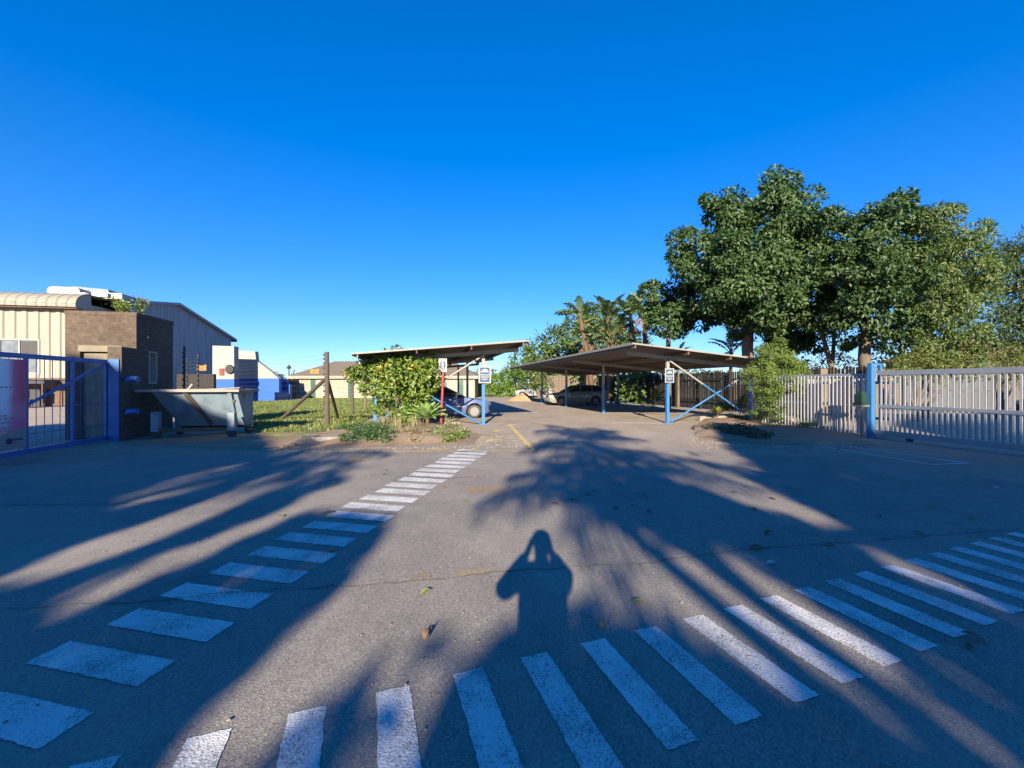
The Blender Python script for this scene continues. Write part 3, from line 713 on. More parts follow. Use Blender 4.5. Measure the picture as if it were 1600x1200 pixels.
# ------------------------------------------------------------------ left gate
LG = (-10.58, 11.17)
t = thing('swing_gate', 'blue steel mesh gate standing open at the left edge', 'gate', (*LG, 0), SR)
mb = MB(); yE = -5.2
mb.box((-.03, yE, 2.03), (.03, .0, 2.13)); mb.box((-.03, yE, .03), (.03, 0, .15))
for y in (0, -1.08, -2.29, -3.45, -4.6): mb.box((-.028, y-.03, .15), (.028, y+.03, 2.03))
mb.build('frame', gate_blue, t)
mb = MB(); mb.beam((.0, -.1, 2.0), (.0, -2.26, 1.06), .04, .05); mb.build('brace', gate_blue, t)
mb = MB(); y = -.2
while y > yE: mb.tube([(0, y, .15), (0, y, 2.03)], .008, 5); y -= .205
for z in (.45, 1.0, 1.58): mb.tube([(.012, 0, z), (.012, yE, z)], .008, 5)
mb.build('mesh_infill', gate_blue, t)
PY0, PY1, PZ0, PZ1 = -2.33, -4.6, .2, 2.0
def poster():
    m, nt, b = new_mat('poster_print'); uv = coord(nt, 'Object'); sx = nt.nodes.new('ShaderNodeSeparateXYZ'); lk(nt, uv, sx.inputs[0])
    n = noise_node(nt, 1.4, 3, .5, uv)
    a = nt.nodes.new('ShaderNodeMath'); a.operation = 'MULTIPLY_ADD'; lk(nt, n.outputs['Fac'], a.inputs[0]); a.inputs[1].default_value = .25; lk(nt, sx.outputs['Y'], a.inputs[2])
    mr = nt.nodes.new('ShaderNodeMapRange'); mr.inputs['From Min'].default_value = -2.75; mr.inputs['From Max'].default_value = -2.30; lk(nt, a.outputs[0], mr.inputs['Value'])
    c = ramp(nt, mr.outputs['Result'], [(0, (.72, .80, .88)), (.28, (.74, .70, .84)), (.6, (.70, .14, .28)), (1, (.58, .06, .18))]).outputs['Color']
    mz = nt.nodes.new('ShaderNodeMapRange'); mz.inputs['From Min'].default_value = .25; mz.inputs['From Max'].default_value = 1.2; lk(nt, sx.outputs['Z'], mz.inputs['Value'])
    c2 = ramp(nt, mz.outputs['Result'], [(0, (.85, .08, .16)), (.5, (.78, .22, .42)), (1, (.8, .76, .88))]).outputs['Color']
    f = ramp(nt, mz.outputs['Result'], [(0, 1), (1, 0)]).outputs['Color']
    lk(nt, mix(nt, f, c, c2), b.inputs['Base Color']); b.inputs['Roughness'].default_value = .35; return m
t = thing('banner', 'purple and pale blue printed banner tied to the left gate', 'banner', (*LG, 0), SR)
mb = MB(); mb.box((.036, PY1, PZ0), (.042, PY0, PZ1)); mb.build('banner_sheet', poster(), t)
mb = MB(); mb.prism([(PY0-.01, PZ0+.01), (PY1+.01, PZ0+.01), (PY1+.01, PZ0+.10), (PY0-1.2, PZ0+.12), (PY0-.7, PZ0+.24), (PY0-.35, PZ0+.36), (PY0-.01, PZ0+.42)], 'x', .043, .045); mb.build('white_swoosh', white_sign, t)
mb = MB(); c = (PY0-.38, PZ0+.16); pl = [(c[0]+.075*math.cos(a*.5236)*(1.2 if a % 3 else .8), c[1]+.06*math.sin(a*.5236)) for a in range(12)]; mb.prism(pl, 'x', .046, .048)
y = PY0-.29
for k in range(7): mb.box((.046, y, PZ0+.16), (.048, y+.022, PZ0+.20)); y += .031
mb.build('logo_print', navy_ink, t)
mb = MB()
for z, y0, y1 in ((1.42, -2.62, -2.95), (.86, -2.75, -3.6), (.80, -2.62, -3.3), (.72, -2.7, -3.6), (.62, -2.64, -3.2), (.56, -2.7, -3.5)):
    y = y0
    while y > y1: l = random.uniform(.05, .13); mb.box((.043, y-l, z), (.045, y, z+.03)); y -= l+.03
mb.build('lettering', white_sign, t)
t = thing('gate_post', 'thick blue steel gate post of the left gate with two hinge arms', 'gate post', (*LG, 0), SR)
mb = MB(); mb.box((.06, -.02, 0), (.30, .22, 2.15)); mb.build('post', M('post_blue_paint', (.025, .13, .36), (.02, .105, .30), 5, .45, dirt=(.15, .15, .2), dirt_amt=.3), t)
for z in (1.58, .72):
    mb = MB(); mb.tube([(.30, .1, z), (.55, .12, z)], .03, 8); mb.tube([(.40, .14, z+.05), (.66, .12, z+.05)], .075, 12); mb.build('hinge', gate_blue, t)

# ------------------------------------------------------------------ long shed, warehouse and painted wall on the left
SH = (-28.7, 28.7)
t = thing('shed', 'long cream corrugated shed with a rounded roof edge and brick base', 'shed', (*SH, 0), SR)
mb = MB(); mb.corrugated((-34, 0, 1.9), (-5.6, 0, 1.9), (0, 0, 4.8), .62, .07, (0, -1, 0)); mb.corrugated((-5.6, 0, 4.45), (-2.4, 0, 4.45), (0, 0, 2.25), .62, .07, (0, -1, 0)); mb.corrugated((-2.4, 0, 1.9), (0, 0, 1.9), (0, 0, 4.8), .6, .07, (0, -1, 0)); mb.corrugated((-5.6, 0, 1.9), (-2.4, 0, 1.9), (0, 0, .25), .62, .07, (0, -1, 0))
mb.box((-34, .02, 0), (-5.6, .2, 6.7)); mb.box((-2.4, .02, 0), (0, .2, 6.7)); mb.box((-5.6, .02, 0), (-2.4, .2, 2.15)); mb.box((-5.6, .02, 4.45), (-2.4, .2, 6.7)); mb.box((-.2, .2, 0), (0, 16, 6.9)); mb.build('wall', cream_metal, t)
mb = MB(); mb.box((-34, -.10, 0), (.03, -.0, 1.9)); mb.build('brick_base', dado_brick, t)
mb = MB(); prof = [(-.62, 6.55), (-.64, 6.75)] + [(-.62+1.25*(1-math.cos(a*math.pi/16)), 6.75+.78*math.sin(a*math.pi/16)) for a in range(1, 9)] + [(16, 7.9)]
x = -34.0; pitch = .55; xs = []
while x < 0: xs += [(x, 0), (x+pitch*.35, 0), (x+pitch*.5, 1), (x+pitch*.85, 1)]; x += pitch
for i in range(len(prof)-1):
    a, b = prof[i], prof[i+1]; na = Vector((0, -(b[1]-a[1]), b[0]-a[0])).normalized()
    if na.y > 0: na = -na
    row = lambda p: [(xx, p[0]+na.y*.05*h, p[1]+na.z*.05*h) for xx, h in xs]
    r0, r1 = row(a), row(b); k = len(r0); mb.add(r0+r1, [(j, j+1, j+1+k, j+k) for j in range(k-1)], 0, False)
mb.build('roof', cream_metal, t)
mb = MB(); pr = [(p[0], p[1]) for p in prof[:-1]]+[(.7, 6.5), (-.5, 6.5)]; mb.prism(pr, 'x', -.05, .03); mb.build('roof_end_cap', cream_metal, t)
mb = MB(); mb.box((-34, -.55, 6.44), (0, -.02, 6.5)); mb.build('eave_soffit', rust, t)
mb = MB()
for (a, b) in ((-5.6, -5.5), (-4.6, -4.52), (-3.55, -3.47), (-2.5, -2.4)): mb.box((a, -.06, 2.15), (b, .08, 4.45))
for z in (2.15, 4.35, 3.3): mb.box((-5.5, -.055, z), (-2.5, .075, z+.1))
f = mb.build('window_frame', white_plaster, t); mb = MB(); mb.box((-5.5, .0, 2.25), (-2.5, .02, 4.35)); mb.build('pane', win_glass, f)
mb = MB(); mb.box((-3.42, -.02, 3.45), (-2.55, -.01, 4.3)); mb.build('blind', dark_trim, f)
mb = MB(); mb.box((-10.6, -.06, 2.15), (-7.0, .02, 4.45)); f = mb.build('window_frame', white_plaster, t); mb = MB(); mb.box((-10.45, -.075, 2.3), (-7.15, -.065, 4.3)); mb.build('pane', win_glass, f)
t = thing('bin_shelter', 'dark flat canopy on a thin post against the brick base of the shed', 'canopy', (*SH, 0), SR)
mb = MB(); mb.box((-3.3, -1.3, 1.52), (-1.25, -.12, 1.78)); mb.build('canopy', dark_trim, t); mb = MB(); mb.box((-1.42, -1.25, 0), (-1.36, -1.19, 1.52)); mb.build('post', rust, t); mb = MB(); mb.box((-3.2, -1.25, 0), (-3.14, -1.19, 1.52)); mb.build('post', rust, t)
t = thing('red_bin', 'square red box standing under the dark canopy', 'red box', (*SH, 0), SR); mb = MB(); mb.box((-3.0, -1.0, .6), (-2.45, -.5, 1.1)); mb.build('box', red_paint, t); mb = MB(); mb.box((-3.06, -1.06, 1.1), (-2.4, -.45, 1.17)); mb.build('lid', red_paint, t); mb = MB(); mb.box((-2.9, -.9, 0), (-2.55, -.6, .6)); mb.build('stand', rust, t)
mb = MB(); mb.box((-2.3, -.9, .52), (-1.75, -.4, 1.08)); mb.prism([(-2.34, 1.08), (-1.71, 1.08), (-1.8, 1.16), (-2.25, 1.16)], 'y', -.94, -.36); mb.box((-2.2, -.8, 0), (-1.85, -.5, .52))
tag(mb.build('dark_bin', dark_trim, None, (*SH, 0), SR), 'dark box beside the red box under the canopy', 'bin')

t = thing('warehouse', 'large slate grey warehouse with a broad gable behind the gatehouse', 'warehouse', (0, 0, 0), 0)
pA = Vector((-28.3, 29.5)); ax = Vector((-.2, .98)); nx = Vector((ax.y, -ax.x))
def gz(u, v):     # meets the gable plane at a pixel's column
    k = (u-U0)/F; s = (k*pA.y-pA.x)/(ax.x-k*ax.y); y = pA.y+ax.y*s; return s, H-(v-V0)/F*y
prof = [gz(q[0], q[1]) for q in ((170, 467), (201, 468.5), (276, 473), (361, 525))]; s3 = prof[-1][0]; S0 = 1.6; prof[0] = (S0, prof[1][1]-.15*(prof[1][0]-S0))
def wp(s, z, d): q = pA+ax*s-nx*d; return (q.x, q.y, z)
mb = MB(); poly = [(S0, 0), (s3, 0), (s3, prof[3][1]-.25), (prof[2][0], prof[2][1]-.15), (prof[1][0], prof[1][1]-.15), (S0, prof[0][1]-.15)]
# ribbed gable: narrow vertical strips
def ztop(s):
    pts = poly[2:][::-1]
    for (a, za), (b, zb) in zip(pts[:-1], pts[1:]):
        if a <= s <= b: return za+(zb-za)*(s-a)/(b-a)
    return pts[-1][1]
s = S0; st = .24; k = 0; prev = None
while s < s3-.01:
    e = min(s3, s+st); d0 = .0 if k % 2 else -.010
    mb.face([wp(s, 0, d0), wp(e, 0, d0), wp(e, ztop(e), d0), wp(s, ztop(s), d0)])
    if prev is not None: mb.face([wp(s, 0, prev), wp(s, 0, d0), wp(s, ztop(s), d0), wp(s, ztop(s), prev)])
    prev = d0; s = e; k += 1
mb.face([wp(s3, 0, 0), wp(s3, 0, 30), wp(s3, ztop(s3), 30), wp(s3, ztop(s3), 0)]); mb.build('wall', slate_metal, t)
mb = MB(); rp = [(S0, prof[0][1]), (prof[1][0], prof[1][1]), (prof[2][0], prof[2][1]), (s3+.7, prof[3][1]-.25)]
for (a, za), (b, zb) in zip(rp[:-1], rp[1:]):
    mb.add([wp(a, za, -.3), wp(b, zb, -.3), wp(b, zb, 30), wp(a, za, 30), wp(a, za-.22, -.3), wp(b, zb-.22, -.3), wp(b, zb-.22, 30), wp(a, za-.22, 30)], [(0, 1, 2, 3), (5, 4, 7, 6), (0, 4, 5, 1), (1, 5, 6, 2), (3, 2, 6, 7)])
mb.build('roof', slate_metal, t)
mb = MB(); a = Vector(wp(s3+.75, prof[3][1]-.45, -.3)); b = Vector(wp(s3+.75, prof[3][1]-.45, 30)); mb.beam(a, b, .28, .3); mb.build('gutter', dark_trim, t)
def roofbox(name, label, cat, u0, u1, v0, v1, y, depth, m, rnd=.3, group=None):
    a, b = P(u0, v1, y), P(u1, v0, y); mb = MB(); w, h = b.x-a.x, b.z-a.z; q = []
    for cx, cz, s0 in ((w-rnd, rnd, -90), (w-rnd, h-rnd, 0), (rnd, h-rnd, 90), (rnd, rnd, 180)):
        for k in range(6): an = R(s0+k*18); q.append((cx+rnd*math.cos(an), cz+rnd*math.sin(an)))
    mb.prism(q, 'y', 0, depth); o = mb.build(name, m, None, tuple(a), SR); return tag(o, label, cat, group)
roofbox('roof_ventilator', 'large white rounded ventilator on the roof of the cream shed', 'ventilator', 73, 117, 447, 463, 36, 2.2, white_plaster, .38, 'white ventilators on the roofs')
roofbox('roof_ventilator', 'small white ventilator at the right end of the roofs above the gatehouse', 'ventilator', 164, 187, 457, 467, 36, 1.5, white_plaster, .15, 'white ventilators on the roofs')
mb = MB(); a = P(110, 470, 37.5); b = P(160, 449, 37.5); w = b.x-a.x; h = b.z-a.z
mb.prism([(0, -1.2), (w+1.3, -1.2), (w+1.3, h*.1), (w+.15, h*.62), (w, h*.95), (.1, h+.1)], 'y', 0, 5); tag(mb.build('roof_monitor', slate_metal, None, tuple(a), SR), 'grey raised roof monitor between the two white ventilators', 'roof monitor')
for i, (u, v, lab) in enumerate(((134, 463, 'round white floodlight on a short pole left of the roof weed'), (157, 463, 'flat white floodlight just above the roof weed'))):
    t = thing('floodlight', lab, 'floodlight', P(u, v, 31), SR, 'floodlights above the gatehouse'); mb = MB(); mb.tube([(0, .1, -2.3), (0, .1, -.1)], .05, 8); mb.build('pole', dark_trim, t); mb = MB()
    if i: mb.box((-.5, -.1, -.05), (.5, .25, .22)); mb.box((-.45, -.06, -.3), (.5, .2, -.12))
    else: mb.lathe([(.12, -.05), (.26, .1), (.33, .25), (.3, .33)], (0, 0, -.1), 'z', 14)
    mb.build('lamp_head', white_sign, t)

t = thing('painted_wall', 'white and blue painted wall with sloping shoulders beyond the skip', 'wall', (0, 0, 0), 0)
def slab(name, pts, y, thick, mats, parent, zb, zc):
    """an upright slab given by its outline; white above zb, deep blue to zc and light blue below"""
    poly = [(P(u, v, y).x, max(0, P(u, v, y).z)) for u, v in pts]
    bands = ((zb, 99, 0), (zc, zb, 1), (-1, zc, 2)); mb = MB()
    for lo, hi, mi in bands:
        q = poly
        for lim, sg in ((lo, 1), (hi, -1)):
            out = []
            for i in range(len(q)):
                a, b = q[i], q[(i+1) % len(q)]; ia, ib = (a[1]-lim)*sg >= 0, (b[1]-lim)*sg >= 0
                if ia: out.append(a)
                if ia != ib: k = (lim-a[1])/(b[1]-a[1]); out.append((a[0]+k*(b[0]-a[0]), lim))
            q = out
            if not q: break
        if len(q) > 2: mb.prism(q, 'y', y, y+thick, mi)
    return mb.build(name, mats, parent)
pw = [white_plaster, deep_blue, mid_blue]
slab('tall_slab', [(332, 640), (332, 540), (365.5, 541), (366, 640)], 35, .6, pw, t, 1.9, .4)
slab('shoulder_slab', [(367, 640), (367, 547), (380, 548), (398.5, 549), (400, 563), (411, 571), (424, 581), (436, 592), (436, 640)], 38, .5, pw, t, 2.0, .4)
slab('end_slab', [(424, 640), (424, 581), (437, 589), (453, 602), (453, 640)], 39.5, .4, pw, t, 2.0, .4)
mb = MB(); a = P(427, 600, 38.8); b = P(451, 612.5, 38.8); mb.box((a.x, 36.5, 0), (b.x, 38.9, .78)); mb.build('low_box', deep_blue, t)
mb = MB(); mb.lathe([(.33, 0), (.38, -.1), (.33, -.16)], tuple(P(360, 577, 34.98)), 'y', 16); tag(mb.build('wall_lamp', dark_trim), 'round dark lamp near the edge of the tall white slab', 'lamp')
mb = MB(); a = P(346, 580, 34.9); mb.box((a.x-.18, 34.9, a.z-.32), (a.x+.18, 34.99, a.z+.22)); tag(mb.build('wall_box', red_paint), 'small reddish box fixed to the tall white slab', 'box')
# near-black brick wall behind the skip, closing the gap beside the warehouse
mb = MB(); a = P(276, 615, 30); b = P(334, 615, 30); mb.box((a.x, 30, 0), (b.x, 30.25, 2.2)); tag(mb.build('yard_wall', M('dark_brick', (.03, .026, .024), (.022, .019, .018), 5, .9)), 'dark brick yard wall behind the yellow warning sign', 'wall')

# ------------------------------------------------------------------ electric fence
def yellow(label, c, w, h, rz):
    t = thing('warning_sign', label, 'warning sign', c, rz, 'yellow warning signs on the electric fence'); mb = MB()
    mb.prism([(-w/2, -h/2), (w/2, -h/2), (w/2, h/2), (w*.28, h/2), (w*.2, h*.36), (-w*.2, h*.36), (-w*.28, h/2), (-w/2, h/2)], 'y', 0, .004); mb.build('sign_panel', yellow_sign, t)
    for i, f in enumerate((.6, .66, .5)):
        mb = MB(); x = -w*f/2; z = h*.16-i*h*.2
        while x < w*f/2: l = w*random.uniform(.05, .1); mb.box((x, -.006, z-h*.10), (x+l, -.001, z)); x += l+w*.025
        mb.build('lettering', M('ochre_print', (.30, .16, .03), (.26, .13, .03), 5, .6), t)
FP = [(-6.47, 15.0), (-7.7, 20.7), (-8.55, 25.0), (-10.3, 33.0), (-12.2, 42.0)]   # line of posts behind the corner post
t = thing('corner_post', 'tall weathered timber fence post with insulators and two sloping braces', 'fence post', (*FP[0], 0), 0)
mb = MB(); mb.tube([(0, 0, -.1), (.0, 0, 1.2), (-.01, 0, 2.62)], [.088, .082, .076], 12); mb.build('post', old_wood, t)
for e, r in (((-3.2, 2.9, 0), .066), ((-.78, 2.9, 0), .06)):
    mb = MB(); mb.tube([(0, 0, 1.72), e], r, 10); mb.build('brace', old_wood, t)
wires_z = [.35, .6, .85, 1.05, 1.25, 1.45, 1.65, 1.85, 2.05, 2.22, 2.38, 2.52]
for z in wires_z:
    mb = MB(); mb.lathe([(.02, 0), (.035, -.02), (.035, -.05), (.015, -.07)], (-.07, 0, z), 'x', 8); mb.build('insulator', dark_trim, t)
for i, (x, y) in enumerate(FP[1:]):
    t = thing('fence_post', ['weathered timber fence post second behind the corner post', 'pale timber fence post third behind the corner post, left of the bush', 'far timber fence post by the lawn', 'farthest timber fence post near the house'][i], 'fence post', (x, y, 0), 0, 'timber posts of the electric fence')
    mb = MB(); mb.tube([(0, 0, -.1), (0, 0, 2.0 if i else 1.75)], [.075, .065], 10); mb.build('post', old_wood if i != 1 else pale_wood, t)
    for z in wires_z[:9]: mb = MB(); mb.lathe([(.02, 0), (.035, -.02), (.02, -.06)], (-.06, 0, z*.85), 'x', 6); mb.build('insulator', dark_trim, t)
EP = [(-10.85, 14.2), (-13.1, 17.9), (-15.6, 20.6)]
for i, (x, y) in enumerate(EP):
    t = thing('fence_post', ['dark steel electric fence post behind the gatehouse', 'dark steel electric fence post left of the yellow warning sign', 'dark steel electric fence post right of the yellow warning sign'][i], 'fence post', (x, y, 0), 0, 'steel posts of the electric fence'); mb = MB(); mb.box((-.022, -.022, 0), (.022, .022, 2.75)); mb.build('post', dark_trim, t)
    for z in wires_z: mb = MB(); mb.lathe([(.015, 0), (.032, -.02), (.032, -.05), (.015, -.07)], (.0, -.02, z), 'y', 8); mb.build('insulator', dark_trim, t)
wire_m = M('fence_wire', (.35, .36, .37), (.28, .29, .3), 10, .4, .8)
t = thing('electric_fence', 'thin parallel wires of the electric fence running past the yellow signs', 'fence wires', (0, 0, 0), 0)
for z in wires_z:
    mb = MB(); mb.tube([(*EP[0], z), (*EP[1], z), (*EP[2], z), (-18, 24.5, z)], .0035, 4); mb.tube([(FP[0][0]-.1, FP[0][1], z)]+[(x-.1, y, z*.85) for x, y in FP[1:]], .003, 4); mb.tube([(-18, 24.5, z), (-12, 19.5, z*.96), (FP[0][0]-.1, FP[0][1], z)], .0025, 4); mb.build('wire', wire_m, t)
p = P(315, 574.5, 19.6); yellow('yellow warning sign on the wires above the skip', p, .43, .27, 0)
p = P(491.5, 580, 16.4); yellow('yellow warning sign on the wires left of the tall timber post', p, .32, .18, 0)

# ------------------------------------------------------------------ house, lamp, far trees
t = thing('house', 'long low cream house with green doors and a brown hipped roof beyond the lawn', 'house', (0, 0, 0), 0)
y = 46.0; X0, X1 = P(457, 600, y).x, P(742, 600, y).x; ze, zr_ = 2.05, 3.55
mb = MB(); mb.corrugated((X0, y, 0), (X1, y, 0), (0, 0, ze), .5, .04, (0, -1, 0)); mb.box((X0, y+.02, 0), (X1, y+8, ze)); mb.build('wall', M('cream_house_panel', (.30, .28, .225), (.27, .25, .20), 2, .8, dirt=(.5, .44, .34), dirt_amt=.3), t)
mb = MB(); o_ = .35; ez = ze+.02; r = [(X0-o_, y-o_), (X1+o_, y-o_), (X1+o_, y+8+o_), (X0-o_, y+8+o_)]; rx0, rx1 = X0+2.9, X1-2.9
q = [(a, b, ez+.30) for a, b in r]+[(rx0, y+4, zr_+.6), (rx1, y+4, zr_+.6)]; mb.add(q, [(0, 1, 5, 4), (1, 2, 5), (2, 3, 4, 5), (3, 0, 4)]); mb.build('roof', roof_tile, t)
mb = MB()
for a, b in ((r[0], r[1]), (r[1], r[2]), (r[2], r[3]), (r[3], r[0])): mb.beam((*a, ez+.15), (*b, ez+.15), .04, .3)
mb.build('fascia', cream_metal, t)
for u0, u1, z1 in ((486, 493, 2.0), (544, 551, 2.0), (604, 616, 2.0), (716, 724, 1.9)):
    mb = MB(); a, b = P(u0, 600, y).x, P(u1, 600, y).x; mb.box((a, y-.09, .02), (b, y-.045, z1)); d = mb.build('door', green_paint, t); mb = MB(); mb.lathe([(.03, 0), (.04, -.03), (.02, -.05)], (b-.08, y-.09, 1.0), 'y', 8); mb.build('handle', dark_trim, d)
mb = MB(); a, b = P(655, 600, y).x, P(700, 600, y).x; mb.box((a, y-.08, .9), (b, y-.045, 1.9)); f = mb.build('window_frame', white_plaster, t); mb = MB(); mb.box((a+.1, y-.095, 1.0), (b-.1, y-.085, 1.8)); mb.build('pane', win_glass, f)
t = thing('low_roof', 'small lean-to with a flat roof at the left end of the house', 'lean-to', (0, 0, 0), 0)
a = P(444, 596, 45); b = P(460, 594, 45); mb = MB(); mb.box((a.x-.2, 44.2, a.z), (b.x, 47, a.z+.22)); mb.build('roof', roof_tile, t); mb = MB(); mb.box((P(452, 600, 45).x, 45, 0), (P(457.5, 600, 45).x, 45.6, a.z)); mb.build('wall', gate_brick, t)
t = thing('street_lamp', 'thin dark lamp post with a small lantern left of the house', 'street lamp', (*P(451.5, 600, 55).xy, 0)); mb = MB(); mb.tube([(0, 0, 0), (0, 0, 3.6)], [.1, .07], 8); mb.build('pole', dark_trim, t); mb = MB(); mb.lathe([(.12, 3.5), (.28, 3.62), (.26, 3.7), (.1, 3.85), (.03, 3.98)], (0, 0, 0), 'z', 12); mb.box((-.32, -.05, 3.42), (.32, .05, 3.5)); mb.build('lantern', dark_trim, t)
far_leaf = leaf_mat('far_tree_leaves', [(.035, .07, .025), (.06, .10, .035), (.09, .13, .05)], .15, .6)
bl = []
for i in range(60):
    x = -170+i*4.2+random.uniform(-1, 1); bl.append(((x, 150+random.uniform(-4, 8), random.uniform(2, 4.0)), random.uniform(2.2, 3.4)))
C, D, N, l, w, r = clump_leaves(bl, .5, 5, .8, 1.0, .6, inner=.1)
tag(leaf_obj('treeline', C, D, N, l, w, far_leaf, rnd=r), None, None, None, 'stuff')

# ------------------------------------------------------------------ cars
def make_car(name, label, paint, L, wb, fx, hood, bh, roof, plan, seam=True, rim_mat=None):
    """local x forward (front bumper at 0, rear at -L), z up; hood/roof give the top line as (x, belt z, top z, half-width top)"""
    t = thing(name, label, 'car', (0, 0, 0)); hw = .80; wr = .295; wheels = (-fx, -fx-wb)
    xs = sorted(set([round(-i*L/44, 3) for i in range(45)] + [round(wx+dx, 3) for wx in wheels for dx in (-.37, -.34, -.29, -.22, -.12, 0, .12, .22, .29, .34, .37)]), reverse=True)
    def interp(tab, x):
        for a, b in zip(tab[:-1], tab[1:]):
            if a[0] >= x >= b[0]:
                k = (a[0]-x)/(a[0]-b[0]+1e-9); return [p+(q-p)*k for p, q in zip(a[1:], b[1:])]
        return list(tab[-1][1:]) if x < tab[-1][0] else list(tab[0][1:])
    sill = .20; rows = []
    for x in xs:
        belt, top, tw = interp(roof, x); zb = sill
        for wx in wheels:
            d = abs(x-wx)
            if d < .365: zb = max(zb, .29+math.sqrt(max(0, .365**2-d*d)))
        e = min(1, min(-x, L+x)/.28); e = math.sin(max(.0, e)*math.pi/2); w = hw*(.84+.16*e)
        if x > -.12 or x < -L+.12: zb = max(zb, .26)
        zm = max(zb+.02, .50); belt = max(belt, zm+.02)
        rows.append([(x, w*.96, zb), (x, w, max(zb+.01, .36)), (x, w*1.005, zm), (x, w*.965, belt), (x, min(tw, w*.96), max(top, belt+.002)-.02), (x, min(tw, w*.96)*.82, max(top, belt+.002)), (x, 0, max(top, belt+.002)+.015)])
    mb = MB(); n = len(rows[0]); vs = []
    for r in rows: vs += r + [(p[0], -p[1], p[2]) for p in r[:-1]][::-1]
    m = 2*n-1; fs = []
    for i in range(len(rows)-1):
        for k in range(m-1): fs.append((i*m+k, (i+1)*m+k, (i+1)*m+k+1, i*m+k+1))
    fs.append(tuple(range(m-1, -1, -1))); fs.append(tuple((len(rows)-1)*m+k for k in range(m)))
    mb.add(vs, fs, 0, False); body = mb.build('body', paint, t)
    for p in body.data.polygons: p.use_smooth = len(p.vertices) == 4
    md = body.modifiers.new('smooth', 'EDGE_SPLIT'); md.split_angle = R(32)
    mb = MB(); mb.box((-L+.15, -.66, .17), (-.15, .66, .55)); mb.build('underbody', under, t)
    # side glass laid just proud of the body between belt and roof
    def side(x, s, k, out=.006):
        belt, top, tw = interp(roof, x); e = math.sin(min(1, min(-x, L+x)/.28)*math.pi/2); w = hw*(.84+.16*e)
        y0, z0, y1, z1 = w*.965, belt, min(tw, w*.96), top-.02
        return (x, s*(y0+(y1-y0)*k+out), z0+(z1-z0)*k+out*.3)
    for s in (-1, 1):
        for (a0, a1, b0, b1) in plan['glass']:      # belt from a0 to a1, upper edge from b0 to b1
            mb = MB(); g = []
            for i in range(7):
                f = i/6; g.append((side(a0+(a1-a0)*f, s, .10), side(b0+(b1-b0)*f, s, .88)))
            for i in range(6):
                q = [g[i][0], g[i+1][0], g[i+1][1], g[i][1]]; mb.face(q if s < 0 else q[::-1], 0)
            mb.build('side_window', glass, t)
        for x in plan['seams']:
            mb = MB(); q = []
            for z in (.30, .5, .70, interp(roof, x)[0]-.01):
                w = hw*(1.0 if z < .4 else 1.005 if z < .6 else .985); q.append((x, s*(w+.004), z))
            q[-1] = (x, s*(hw*.965+.005), q[-1][2])
            mb.tube(q, .005, 4); mb.build('door_seam', dark_trim, t)
        for x in plan['handles']:
            mb = MB(); mb.box((x-.09, s*(hw*.985), .72), (x+.09, s*(hw*.985+.025), .75)); mb.build('door_handle', dark_trim, t)
        mb = MB(); mb.box((plan['mirror']-.09, s*.80, .90), (plan['mirror']+.03, s*.95, 1.02)); mb.build('mirror', dark_trim, t)
        mb = MB(); mb.box((-L+.2 if False else wheels[1]+.42, s*(hw*1.005), .50), (wheels[0]-.42, s*(hw*1.005+.012), .535)); mb.build('side_strip', plan.get('strip', dark_trim), t)
    def panel(nm, xa, xb, ins, mat):
        mb = MB(); (ba, ta, wa), (bb, tb, wb_) = interp(roof, xa), interp(roof, xb)
        d = Vector((xb-xa, 0, tb-ta)).normalized(); nr = Vector((-d.z, 0, d.x)); nr = nr if nr.z > 0 else -nr
        A, B = Vector((xa, 0, ta)).lerp(Vector((xb, 0, tb)), .06)+nr*.022, Vector((xa, 0, ta)).lerp(Vector((xb, 0, tb)), .93)+nr*.022
        mb.face([(A.x, -(wa-ins), A.z), (A.x, wa-ins, A.z), (B.x, wb_-ins, B.z), (B.x, -(wb_-ins), B.z)]); mb.build(nm, mat, t)
    panel('windscreen', *plan['screen'], .10, glass); panel('rear_window', *plan['rear'], .10, glass)
    for wx in wheels:
        for s in (-1, 1):
            mb = MB(); y = s*.70; mb.lathe([(.19, -.09), (.27, -.09), (.29, -.06), (.295, 0), (.29, .06), (.27, .09), (.19, .09)], (wx, y, .295), 'y', 28); wh = mb.build('wheel', black_rub, t)
            mb = MB(); yy = y+s*.075; mb.lathe([(.0, .012), (.05, .012), (.07, .0), (.13, -.01), (.17, .008), (.195, .02)] if s > 0 else [(.0, -.012), (.05, -.012), (.07, 0), (.13, .01), (.17, -.008), (.195, -.02)], (wx, yy, .295), 'y', 24); rm = mb.build('rim', rim_mat or steel, wh)
            mb = MB()
            for k in range(8): a = k*math.pi/4; mb.box((wx+.115*math.cos(a)-.016, yy+s*.006, .295+.115*math.sin(a)-.016), (wx+.115*math.cos(a)+.016, yy+s*.012, .295+.115*math.sin(a)+.016))
            mb.build('rim_hole', under, rm)
    lamp = M('lamp_glass', (.75, .76, .74), (.66, .67, .66), 6, .15); red = M('tail_lamp', (.4, .02, .02), (.35, .015, .015), 6, .2)
    for s in (-1, 1):
        mb = MB(); mb.box((-.16, s*.42, .56), (.012, s*.70, .70)); mb.build('headlight', lamp, t)
        mb = MB(); mb.box((-L-.01, s*.50, .62), (-L+.08, s*.70, .84)); mb.build('tail_light', red, t)
    mb = MB(); mb.box((-.10, -.36, .57), (.008, .36, .69)); mb.build('grille', dark_trim, t)
    mb = MB(); mb.prism([(-.25, -.80), (-.05, -.70), (.06, -.5), (.07, .5), (-.05, .70), (-.25, .80)], 'z', .34, .50); mb.build('front_bumper', plan.get('bumper', dark_trim), t)
